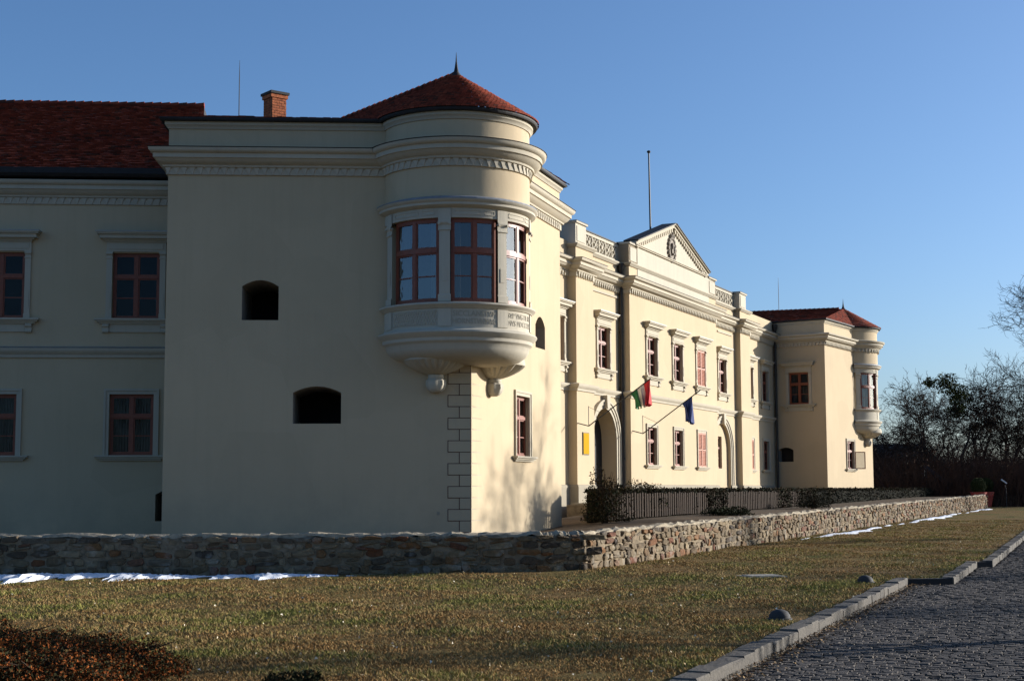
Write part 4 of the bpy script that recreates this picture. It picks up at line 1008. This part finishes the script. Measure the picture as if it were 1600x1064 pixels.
# ------------------------------------------------------------------ snow
def snow_strip(name, lab, pts, w, h):
    b = MB(); n = len(pts); vs = []
    for i, (p, nn, k) in enumerate(pts):
        for j in range(9):
            t = j / 8; o_ = t * w * k; z = lawn_z(p.x, p.y) + h * k * math.sin(math.pi * min(1, .08 + t)) * (1 + .45 * math.sin(i * 1.7 + j * 2.3)) + (-.03 if j == 8 or k < .05 else .006)
            vs.append((p.x + nn.x * o_ + rnd.uniform(-.02, .02), p.y + nn.y * o_ + rnd.uniform(-.03, .03), z))
    b.add(vs, [(i * 9 + j, (i + 1) * 9 + j, (i + 1) * 9 + j + 1, i * 9 + j + 1) for i in range(n - 1) for j in range(8)])
    return tag(b.build(name, 'snow', smooth=True), lab, 'snow', kind='stuff')
pts = []
for i in range(150):
    x = -16 + 12.9 * i / 149; pts.append((Vector((x, 32.0)), Vector((0, -1)), (.75 + .3 * math.sin(i * .21) + .25 * math.sin(i * .55 + 1) + rnd.uniform(-.22, .18)) * (1 if x < -6.2 else .75) * min(1, (149 - i) / 12)))
snow_strip('snow', 'thin snow drift in the shade at the foot of the stone wall', pts, 2.15, .06)
pts = []
for i in range(120):
    s = 17 + 52 * i / 119; k = max(0, .45 + .4 * math.sin(i * .13 - .6) + .22 * math.sin(i * .9)) * min(1, i / 15, (119 - i) / 8)
    q = WC + WU * s + Vector((.911, -.412)) * (.55); pts.append((q, Vector((.911, -.412)), k))
snow_strip('snow', 'melting snow strip along the sunlit stone wall', pts, .62, .05)

# ------------------------------------------------------------------ fence and hedge on the terrace
FO = PF.o + PF.n * 5.0
def fpt(s, o=0): return FO + PF.u * s + PF.n * o
fs0, fs1 = -10.2, 66.0; fs2 = 17.0
fz_ = lambda s: terrace_z(*fpt(s)) + .04
fe = thing('fence', 'weathered brown plank fence below the clipped hedge', 'fence', fpt(fs0).to_3d() + Vector((0, 0, .85)))
plm = [MB().box(-.07 + r * .004, .07, -.015, .015, 0, 1).mesh('fence_wood', name='plank') for r in range(4)]
i = 0; s = fs0; rest = MB()
while s < fs2:
    p = fpt(s); zb = fz_(s); top = 1.66 + rnd.uniform(-.03, .03)
    m = Matrix(((PF.u.x, -PF.n.x, 0, p.x), (PF.u.y, -PF.n.y, 0, p.y), (0, 0, 1, zb), (0, 0, 0, 1))) @ Matrix.Rotation(rnd.uniform(-.02, .02), 4, 'Y') @ Matrix.Diagonal((1, 1, max(.3, top - zb), 1))
    if i < 280: inst('plank', plm[i % 4], fe, m)
    i += 1; s += .235 * rnd.uniform(.85, 1.2)
for z in (1.10, 1.52):
    MB().bar(fpt(fs0 - .1, -.045).to_3d() + Vector((0, 0, z)), fpt(fs2, -.045).to_3d() + Vector((0, 0, z + .05)), .05, .07).build('rail', 'fence_wood', fe)
def leaf_cloud(rng, P, size, cols, flat=0.0, per=3, jitter=.35, grad=None):
    n = len(P); a = rng.normal(size=(n, 3)); a[:, 2] += flat; a /= np.linalg.norm(a, axis=1)[:, None]
    b_ = rng.normal(size=(n, 3)); b_ -= a * (a * b_).sum(1)[:, None]; b_ /= np.linalg.norm(b_, axis=1)[:, None]; c_ = np.cross(a, b_)
    sz = size * rng.uniform(.6, 1.4, (n, 1))
    V = np.stack([P - b_ * sz * .5, P + b_ * sz * .5 + c_ * sz * .25, P + b_ * sz * .1 - c_ * sz * .5], 1).reshape(-1, 3)
    col = np.array(cols)[rng.integers(0, len(cols), n)] * rng.uniform(1 - jitter, 1 + jitter, (n, 1))
    return V, np.repeat(col, 3, 0)
NR = np.random.default_rng(5)
hd = thing('hedge', 'long dark clipped hedge in front of the castle facade', 'hedge', fpt(0, -.5).to_3d() + Vector((0, 0, .9)))
vs = []; hb = MB(); k = 0
for i in range(120):
    s = fs0 + 1.2 + (fs1 - fs0 + 20) * i / 119; zt = 1.70 + .03 * math.sin(i * 1.1) + rnd.uniform(-.02, .02)
    for o_, z in ((-.18, .6), (-.12, zt - .1), (-.28, zt), (-.95, zt), (-1.1, zt - .1), (-1.1, .6)): p = fpt(s, o_); vs.append((p.x, p.y, z))
hb.add(vs, [(i * 6 + j, (i + 1) * 6 + j, (i + 1) * 6 + j + 1, i * 6 + j + 1) for i in range(119) for j in range(5)] + [(0, 1, 2, 3, 4, 5)])
hb.build('core', 'hedge_core', hd)
n = 42000; ss = fs0 + 1.1 + (NR.random(n) ** 1.5) * (fs1 - fs0 + 20); side = NR.random(n)
o_ = np.where(side < .5, -.12 + NR.normal(0, .05, n), -NR.random(n) * 1.0 - .15); zz = np.where(side < .5, .75 + NR.random(n) * 1.02, 1.73 + NR.normal(0, .035, n))
P = np.c_[FO.x + PF.u.x * ss + PF.n.x * o_, FO.y + PF.u.y * ss + PF.n.y * o_, zz]
V, C = leaf_cloud(NR, P, .085, [(.030, .026, .014), (.040, .026, .015), (.022, .026, .012), (.016, .016, .01)])
n = 9000; ss = fs0 + 1 + NR.random(n) * 30; keep = np.sin(ss * 1.3) + np.sin(ss * .47 + 1) + .06 * (ss - 4) > .55; ss = ss[keep]; n = len(ss)
P = np.c_[FO.x + PF.u.x * ss + PF.n.x * .06, FO.y + PF.u.y * ss + PF.n.y * .06, 1.75 - NR.random(n) ** 1.3 * .95] + NR.normal(0, .05, (n, 3))
V2, C2 = leaf_cloud(NR, P, .085, [(.030, .026, .014), (.040, .026, .015), (.022, .026, .012)]); V = np.r_[V, V2]; C = np.r_[C, C2]
tri_cloud('foliage', V, C, 'foliage', hd)
def bush(name, lab, x, y, z, rx, rz, n, cols, size, stems=True, group=None, seed=1):
    g = np.random.default_rng(seed); t = thing(name, lab, 'shrub', (x, y, z), group)
    d = g.normal(size=(n, 3)); d /= np.linalg.norm(d, axis=1)[:, None]; d[:, 2] = np.abs(d[:, 2])
    r = g.random(n) ** .4 * (1 + .25 * np.sin(d[:, 0] * 5 + seed) * np.cos(d[:, 1] * 4)); P = np.c_[x + d[:, 0] * r * rx, y + d[:, 1] * r * rx, z + .03 + d[:, 2] * r * rz]
    V, C = leaf_cloud(g, P, size, cols); tri_cloud('foliage', V, C, 'foliage', t)
    if stems:
        b = MB()
        for i in range(26):
            a = g.random() * 6.28; l = g.uniform(.6, 1.12); q = Vector((x + math.cos(a) * rx * .7 * g.random(), y + math.sin(a) * rx * .7 * g.random(), z + rz * l)); b.tube([(x + math.cos(a) * .08, y + math.sin(a) * .08, z - .05), q.lerp(Vector((x, y, z)), .5) + Vector((0, 0, rz * .12)), q], [.02, .012, .004], 4)
        b.build('stems', 'twig', t)
    return t
DK = [(.035, .03, .015), (.05, .035, .018), (.025, .03, .012), (.07, .05, .025)]
p = fpt(-10.6, .1); bush('shrub', 'dark twiggy shrub at the left end of the fence by the steps', p.x, p.y, terrace_z(p.x, p.y), .75, 1.45, 2600, DK, .07, seed=3)
p = fpt(-5.2, -.6); bush('shrub', 'dark shrub poking above the hedge below the downpipe', p.x, p.y, 1.2, .75, .85, 1800, DK, .07, seed=4)
p = fpt(10.0, 1.6); bush('shrub', 'dark glossy bush behind the sunlit stone wall', p.x, p.y, terrace_z(p.x, p.y), .8, .6, 2200, [(.015, .016, .009), (.022, .022, .011), (.05, .045, .03)], .06, seed=5)
p = fpt(-2.2, 1.5); bush('shrub', 'low spreading evergreen in front of the plank fence', p.x, p.y, terrace_z(p.x, p.y), .85, .26, 1800, [(.015, .02, .009), (.025, .028, .013)], .07, seed=6)
# stone steps in front of the gateway
st = thing('entrance_steps', 'stone landing and steps beside the bastion leading to the gateway', 'steps', PF.w(0.2, .6, .9))
for i, (o0, o1, z) in enumerate(((0.09, 1.0, 1.28), (1.0, 1.35, 1.12), (1.35, 1.7, .98))):
    MB().box(-.9, 1.9, -o1, -o0, .4, z).build('step', 'plinth_stone', st, PF.m)
MB().box(-1.3, -.9, -1.9, -.09, .4, 1.22).build('cheek_wall', 'mortar', st, PF.m)

# ------------------------------------------------------------------ foreground rust-coloured juniper and grass
t = thing('low_shrub', 'rust brown low spreading shrub in the near left corner of the lawn', 'shrub', (-4.6, 14.6, 0))
n = 95000; g = np.random.default_rng(9)
mounds = [(-5.3, 14.6, 1.0, .50), (-4.5, 14.1, .9, .42), (-3.85, 14.5, .75, .33), (-5.6, 15.7, .95, .38), (-4.6, 15.3, .8, .34), (-5.2, 13.4, 1.0, .55), (-4.2, 13.3, .9, .40), (-6.3, 14.8, 1.0, .5)]
mi = g.integers(0, len(mounds), n); mo = np.array(mounds)[mi]
d = g.normal(size=(n, 3)); d /= np.linalg.norm(d, axis=1)[:, None]; d[:, 2] = np.abs(d[:, 2]); r = g.random(n) ** .35 * (1 + .22 * np.sin(d[:, 0] * 7 + mi) * np.cos(d[:, 1] * 6 + mi))
P = np.c_[mo[:, 0] + d[:, 0] * r * mo[:, 2], mo[:, 1] + d[:, 1] * r * mo[:, 2], .02 + d[:, 2] * r * mo[:, 3]]
V, C = leaf_cloud(g, P, .028, [(.19, .05, .011), (.12, .034, .009), (.26, .075, .016), (.06, .04, .013), (.025, .022, .009), (.04, .04, .015), (.02, .018, .008)], .3)
tri_cloud('foliage', V, C, 'foliage', t)
b = MB()
for mx, my, mr, mh in mounds:
    for i in range(14):
        a = rnd.uniform(0, 6.28); q = mr * rnd.uniform(.3, .9); b.tube([(mx, my, 0), (mx + math.cos(a) * q * .5, my + math.sin(a) * q * .5, mh * .7), (mx + math.cos(a) * q, my + math.sin(a) * q, mh * rnd.uniform(.6, 1.0))], [.02, .012, .004], 4)
b.build('stems', 'twig', t)
bush('low_shrub', 'small dark shrub at the bottom edge of the lawn', -1.95, 13.6, 0, .28, .13, 2500, [(.03, .03, .012), (.08, .05, .02), (.02, .025, .01)], .035, seed=12)
def lawn_z_np(x, y):
    s = np.clip((x - WC.x) * WU.x + (y - WC.y) * WU.y, 0, 85) * .0067
    return s + .035 * np.sin(x * .55 + 1.2) * np.sin(y * .41) + .02 * np.sin(x * 1.7 + y * 1.1)
KY = np.array([p.y for p in KERB]); KX = np.array([p.x for p in KERB])
def lawn_points(n, g, y0=12.0, y1=70.0, pw=2.2):
    y = y0 + (y1 - y0) * g.random(n) ** pw; hw = y * .37; x = g.uniform(-1, 1, n) * hw
    ok = (x < np.interp(y, KY, KX) - .12) & ((y < 31.9) | (x > WC.x + (y - WC.y) * WU.x / WU.y + .05))
    return x[ok], y[ok]
def patch(x, y): return np.sin(x * .9 + 2 * np.sin(y * .35)) * np.cos(y * .8 + 1.5 * np.sin(x * .5)) * .5 + .5 * np.sin(x * 2.3 + y * 1.7) * np.sin(y * 2.9 - x * 1.1)
g = np.random.default_rng(21); x, y = lawn_points(760000, g)
keep = ~((x < -3.4) & (y > 30.35 + .35 * np.sin(x * 2.1) + .25 * np.sin(x * 5.3)) & (g.random(len(x)) < .93)); x, y = x[keep], y[keep]
n = len(x); z = lawn_z_np(x, y) - .005; h = g.uniform(.014, .05, n) * (1 + .4 * patch(x, y)); wd = g.uniform(.004, .010, n) * (1 + y / 60); a = g.random(n) * 6.283; le = g.normal(0, .8, (n, 2))
V = np.stack([np.c_[x - np.cos(a) * wd, y - np.sin(a) * wd, z], np.c_[x + np.cos(a) * wd, y + np.sin(a) * wd, z], np.c_[x + le[:, 0] * h, y + le[:, 1] * h, z + h]], 1).reshape(-1, 3)
pt = patch(x, y) + g.normal(0, .32, n)
brown, straw, green = np.array((.29, .165, .06)), np.array((.45, .31, .125)), np.array((.19, .175, .045))
C = np.where((pt < -.2)[:, None], brown, np.where((pt < .32)[:, None], straw * .8, green * 1.15)) * g.uniform(.7, 1.2, (n, 1))
tag(tri_cloud('grass', V, np.repeat(C, 3, 0), 'foliage'), 'short dry winter grass covering the lawn', 'grass', kind='stuff')
x, y = lawn_points(2000, g, 12.5, 60, 1.9); n = len(x)
P = np.c_[x, y, lawn_z_np(x, y) + .035]; V, C = leaf_cloud(g, P, .034, [(.6, .5, .34), (.75, .66, .5), (.45, .32, .18), (.35, .18, .08)], 1.0)
tag(tri_cloud('fallen_leaves', V, C, 'foliage'), 'pale dry leaves scattered over the lawn', 'leaves', kind='stuff')
n = 5000; tt = 20 + g.random(n) ** 1.4 * 50; aa = np.abs(g.normal(0, .16, n)) + .14
qx = K0.x + KD.x * tt + KN.x * aa; qy = K0.y + KD.y * tt + KN.y * aa; ok = qx > np.interp(qy, KY, KX) + .13
qx, qy = qx[ok], qy[ok]; sl_ = np.clip((qx - WC.x) * WU.x + (qy - WC.y) * WU.y, 0, 85) * .0067
P = np.c_[qx, qy, sl_ - .088 + g.random(len(qx)) * .02]; V, C = leaf_cloud(g, P, .035, [(.20, .12, .06), (.14, .09, .05), (.3, .2, .1)], 2.5)
tag(tri_cloud('kerb_litter', V, C, 'foliage'), 'brown leaf litter gathered along the kerb', 'leaves', kind='stuff')

# ------------------------------------------------------------------ planters, slide, lamp, house
def planter(x, y, lab, seed):
    z = slope(x, y) - .02; t = thing('planter', lab, 'planter', (x, y, z), 'red planters at the end of the stone wall')
    MB().lathe((x, y), [(.001, z), (.33, z), (.335, z + .05), (.47, z + .74), (.50, z + .75), (.51, z + .83), (.48, z + .85), (.48, z + .90), (.535, z + .91), (.545, z + 1.02), (.49, z + 1.03), (.47, z + .95), (.001, z + .93)], 28).build('pot', 'pot_red', t, smooth=True)
    g = np.random.default_rng(seed); n = 5200; d = g.normal(size=(n, 3)); d /= np.linalg.norm(d, axis=1)[:, None]; r = g.random(n) ** .25
    P = np.c_[x + d[:, 0] * r * .52, y + d[:, 1] * r * .52, z + 1.45 + d[:, 2] * r * .55]; V, C = leaf_cloud(g, P, .06, [(.02, .035, .012), (.03, .045, .015), (.05, .055, .02)]); tri_cloud('foliage', V, C, 'foliage', t)
    MB().tube([(x, y, z + .9), (x, y, z + 1.3)], .05, 6).build('stem', 'bark', t)
e = WC + WU * 73.4 + Vector((-.45, 0))
planter(e.x - .25, e.y, 'red planter with a clipped ball bush, nearer of the pair', 31); planter(e.x + .95, e.y + 2.2, 'red planter with a clipped ball bush, farther of the pair', 32)
t = thing('playground_slide', 'narrow blue slide sloping down in front of the bare trees', 'slide', (29.5, 104, .45))
a, c = Vector((28.8, 104, 3.15)), Vector((30.3, 104, 2.0))
MB().bar(a, c, .06, .4).build('chute', 'slide_blue', t); MB().bar(a + Vector((0, -.27, .15)), c + Vector((0, -.27, .15)), .12, .03).build('side_rail', 'slide_blue', t); MB().bar(a + Vector((0, .27, .15)), c + Vector((0, .27, .15)), .12, .03).build('side_rail', 'slide_blue', t)
for dy in (-.24, .24): MB().tube([(28.8, 104 + dy, .3), (28.8, 104 + dy, 3.1)], .02, 6).build('leg', 'slide_blue', t)
b = MB()
for i in range(8): b.tube([(28.6, 103.76, .7 + i * .3), (28.6, 104.24, .7 + i * .3)], .02, 5)
b.build('ladder', 'slide_blue', t); MB().tube([(30.3, 104, .3), (30.3, 104, 2.0)], .03, 6).build('leg', 'slide_blue', t)
t = thing('garden_lamp', 'small white bent lamp on a post beyond the planters', 'lamp', (33.4, 101, .45))
MB().tube([(33.4, 101, .4), (33.4, 101, 1.7), (33.33, 101, 1.95)], .02, 6).build('post', 'iron', t); MB().bar((33.45, 101, 2.08), (33.1, 101, 2.33), .08, .16).build('shade', 'lamp_white', t)
t = thing('house', 'dark roofed low house half hidden behind bare trees', 'house', (34, 140, .5))
MB().box(31.5, 40, 136, 142, .3, 2.9).build('wall', 'house_wall', t)
MB().add([(31.1, 135.5, 2.8), (40.4, 135.5, 2.8), (40.4, 142.5, 2.8), (31.1, 142.5, 2.8), (33.6, 139, 5.9), (38.2, 139, 5.9)], [(0, 1, 5, 4), (1, 2, 5), (2, 3, 4, 5), (3, 0, 4)]).build('roof', 'house_roof', t)
for x in (33, 36, 38.5): MB().box(x, x + .9, 135.95, 136.02, 1.3, 2.3).build('window', 'opening_dark', t)

# ------------------------------------------------------------------ bare trees
def tree_meshes(seed, H, spread=.55, levels=5, trunk_frac=.28, dens=1.0, up=.35, rad=None, tmin=.021):
    r = random.Random(seed); low, high = MB(), MB(); rad = rad or H * .022
    def grow(p, d, L, R, lev):
        n = 4 if lev < 2 else 3; pts = [p]; rs = [R]; cur = p; dd = d.copy()
        for i in range(n):
            wob = .16 if lev == 0 else .30
            dd = (dd + Vector((r.gauss(0, wob), r.gauss(0, wob), r.gauss(0, wob * .6) + up * (.10 if lev < 3 else .05)))).normalized()
            cur = cur + dd * (L / n); pts.append(cur); rs.append(R * (1 - .62 * (i + 1) / n))
        sides = (9, 6, 4, 3, 3, 3, 3)[lev]; (low if lev < 2 else high).tube(pts, rs, sides, cap=False)
        if lev >= levels: return
        k = (6, 6, 6, 5, 4, 3)[lev]; k = max(2, int(k * dens * r.uniform(.8, 1.25)))
        for i in range(k):
            t = r.uniform(trunk_frac if lev == 0 else .22, 1.0) if i < k - 1 else .98
            f = t * n; j = min(n - 1, int(f)); q = pts[j].lerp(pts[j + 1], f - j); ax = (pts[j + 1] - pts[j]).normalized()
            side = Vector((r.gauss(0, 1), r.gauss(0, 1), r.gauss(0, .5))); side = (side - ax * side.dot(ax)).normalized()
            ang = r.uniform(.45, .95) * (spread / .55)
            nd = (ax * math.cos(ang) + side * math.sin(ang)).normalized()
            rr = (rs[j] + (rs[j + 1] - rs[j]) * (f - j)) * r.uniform(.5, .72)
            grow(q, nd, L * r.uniform(.48, .72) * (1 - .25 * t if lev == 0 else 1), max(rr, tmin), lev + 1)
    grow(Vector((0, 0, -.2)), Vector((r.gauss(0, .05), r.gauss(0, .05), 1)).normalized(), H * .62, rad, 0)
    return low.mesh('bark', True, 'trunk'), high.mesh('twig', False, 'crown')
PROTO = {k: tree_meshes(*a[0], **a[1]) for k, a in {
    'a': ((1, 11.5), dict(dens=.85)), 'b': ((2, 12.5), dict(spread=.48, dens=.82)), 'c': ((3, 11.0), dict(spread=.62, dens=.88)), 'd': ((5, 12.0), dict(spread=.5, up=.5, dens=.85)), 'e': ((8, 9.5), dict(spread=.6, dens=.8)),
    'big': ((11, 24.0), dict(spread=.55, dens=1.1, tmin=.022)), 'road': ((14, 9.0), dict(spread=.45, up=.6, dens=.9, tmin=.009))}.items()}
def tree(kind, x, y, lab, sc=1.0, rz=0.0, z=None, group='bare trees beyond the lawn'):
    z = slope(x, y) - .1 if z is None else z
    t = thing('bare_tree', lab, 'tree', (x, y, z), group, rz); m = Matrix.Translation((x, y, z)) @ Matrix.Rotation(rz, 4, 'Z') @ Matrix.Scale(sc, 4)
    inst('trunk', PROTO[kind][0], t, m); inst('crown', PROTO[kind][1], t, m); return t
def at_px(px, Y): return (px - 800) / 2320 * Y
for kind, px, Y, sc, rz, lab in (
    ('c', 1398, 118, .95, .3, 'bare tree right behind the far oriel'), ('a', 1432, 124, 1.0, 1.9, 'second bare tree right of the far oriel'),
    ('d', 1462, 116, .95, 4.0, 'slender bare tree left of the mistletoe tree'), ('b', 1493, 112, .86, 2.2, 'dark bare tree carrying green mistletoe clumps'),
    ('a', 1528, 122, 1.02, 5.1, 'bare tree above the red planters'), ('c', 1556, 118, 1.02, 3.3, 'bare tree with a dark round nest right of the planters'),
    ('d', 1584, 121, 1.03, .9, 'bare tree near the right picture edge under the tall tree'), ('b', 1618, 117, 1.0, 1.1, 'bare tree cut by the right picture edge'),
    ('e', 1415, 108, .8, 2.7, 'short bare tree in the scrub below the far oriel'), ('e', 1478, 128, 1.15, .2, 'faint bare tree behind the mistletoe tree'), ('e', 1545, 132, 1.2, 4.4, 'faint bare tree behind the planters'), ('a', 1655, 124, 1.0, .6, 'bare tree standing right of the picture edge'), ('c', 1372, 130, .9, 5.0, 'bare tree mostly hidden by the far oriel'), ('b', 1445, 133, 1.1, 3.6, 'faint bare tree in the gap left of the mistletoe'), ('d', 1510, 130, 1.1, 1.4, 'faint bare tree in the gap right of the mistletoe'), ('a', 1572, 134, 1.1, 2.5, 'faint bare tree far behind at the right side')):
    tree(kind, at_px(px, Y), Y, lab, sc * .81, rz)
tree('big', 44.6, 112, 'very tall bare tree reaching in from the right picture edge', .74, 2.0)
mt = None
def clump(px, py, Y, r, n, seed, cols, lab):
    x, z = at_px(px, Y), EYE + (763 - py) / 2320 * Y
    g = np.random.default_rng(seed); d = g.normal(size=(n, 3)); d /= np.linalg.norm(d, axis=1)[:, None]; q = g.random(n) ** .5 * (1 + .3 * np.sin(d[:, 0] * 6) * np.cos(d[:, 2] * 5))
    P = np.c_[x + d[:, 0] * q * r, Y + d[:, 1] * q * r, z + d[:, 2] * q * r * .85]; V, C = leaf_cloud(g, P, .16, cols)
    o = thing('mistletoe', lab, 'mistletoe', (x, Y, z), 'clumps in the bare trees'); tri_cloud('leaves', V, C, 'foliage', o)
    b = MB()
    for i in range(30):
        e = Vector(d[i]); b.tube([(x, Y, z), Vector((x, Y, z)) + e * r * .9], [.02, .006], 3)
    b.build('stems', 'twig', o)
GR = [(.05, .055, .015), (.09, .09, .02), (.03, .035, .012)]; BR = [(.05, .03, .016), (.035, .025, .015), (.07, .04, .02)]
clump(1478, 600, 112, 1.0, 900, 1, GR, 'olive mistletoe ball high in the dark bare tree'); clump(1453, 599, 112, .5, 300, 2, GR, 'small dark mistletoe ball left of the olive one')
clump(1497, 618, 112, 1.0, 900, 3, GR, 'green mistletoe mass right below the tree top'); clump(1494, 642, 112, .75, 600, 4, GR, 'green mistletoe clump lower on the same trunk'); clump(1545, 662, 116, 1.05, 700, 5, BR, 'brown round nest clump in the bare tree right')
clump(1520, 670, 113, .6, 300, 6, BR, 'small brown clump between the two bare trees')
# trees along the far side of the road, whose shadows fall across road and walls
for i, (x, y, sc, rz, lab) in enumerate(((29.5, 55.0, 1.32, .5, 'roadside bare tree whose shadow falls on the near bastion'), (18.2, 27.5, .52, 1.7, 'small roadside bare tree opposite the kerb notch'), (15.2, 21.5, .88, 3.0, 'roadside bare tree second from the camera'), (35.0, 92.5, .5, 2.0, 'small bare tree whose shadow falls on the far bastion'), (22.0, 36.0, .5, 4.1, 'small roadside bare tree shading the far cobbles'), (13.2, 17.2, .80, 5.0, 'roadside bare tree nearest the camera'), (26.5, 46.0, .5, .9, 'small roadside bare tree past the second kerb step'))):
    tree('road', x, y, lab, sc, rz, group='bare trees across the road')
for i, (x, y, k, rz) in enumerate(((-9, -16, 'a', .4), (6, -20, 'c', 1.2), (-20, -8, 'd', 2.2), (16, -12, 'b', .3))):
    tree(k, x, y, ('bare tree behind the viewer to the left', 'bare tree straight behind the viewer', 'bare tree far left behind the viewer', 'bare tree behind the viewer to the right')[i], 1.1, rz, group='bare trees behind the viewer')
# scrub
g = np.random.default_rng(77); b = MB()
def twigs(n, x0, x1, y0, y1, h0, h1):
    for i in range(n):
        x, y = g.uniform(x0, x1), g.uniform(y0, y1); h = g.uniform(h0, h1); p = Vector((x, y, .3)); d = Vector((g.normal(0, .35), g.normal(0, .2), 1))
        q = p + d * h * .55; e = q + (d + Vector((g.normal(0, .5), g.normal(0, .3), -.1))) * h * .45; w_ = .022
        b.add([p + Vector((-w_, 0, 0)), p + Vector((w_, 0, 0)), q + Vector((w_ * .7, 0, 0)), q + Vector((-w_ * .7, 0, 0)), e, q + Vector((0, w_, 0)), p + Vector((0, w_, 0))], [(0, 1, 2, 3), (3, 2, 4), (1, 6, 5, 2), (2, 5, 4)])
twigs(11000, 26, 52, 102, 114, 1.6, 4.6); twigs(9000, 24, 60, 114, 140, 2.5, 6.0)
n = 60000; x = g.uniform(24, 60, n); y = g.uniform(103, 138, n); z = .4 + g.random(n) ** 1.5 * (3.6 + .9 * np.sin(x * .9) + .5 * np.sin(x * 2.1))
V, C = leaf_cloud(g, np.c_[x, y, z], .16, [(.055, .030, .018), (.075, .038, .022), (.04, .025, .016), (.03, .022, .015)])
tag(b.build('undergrowth', 'scrub'), 'tangled leafless brown undergrowth below the trees', 'undergrowth', kind='stuff')
tag(tri_cloud('scrub_leaves', V, C, 'foliage'), 'dry brown leaves hanging in the undergrowth', 'undergrowth', kind='stuff')
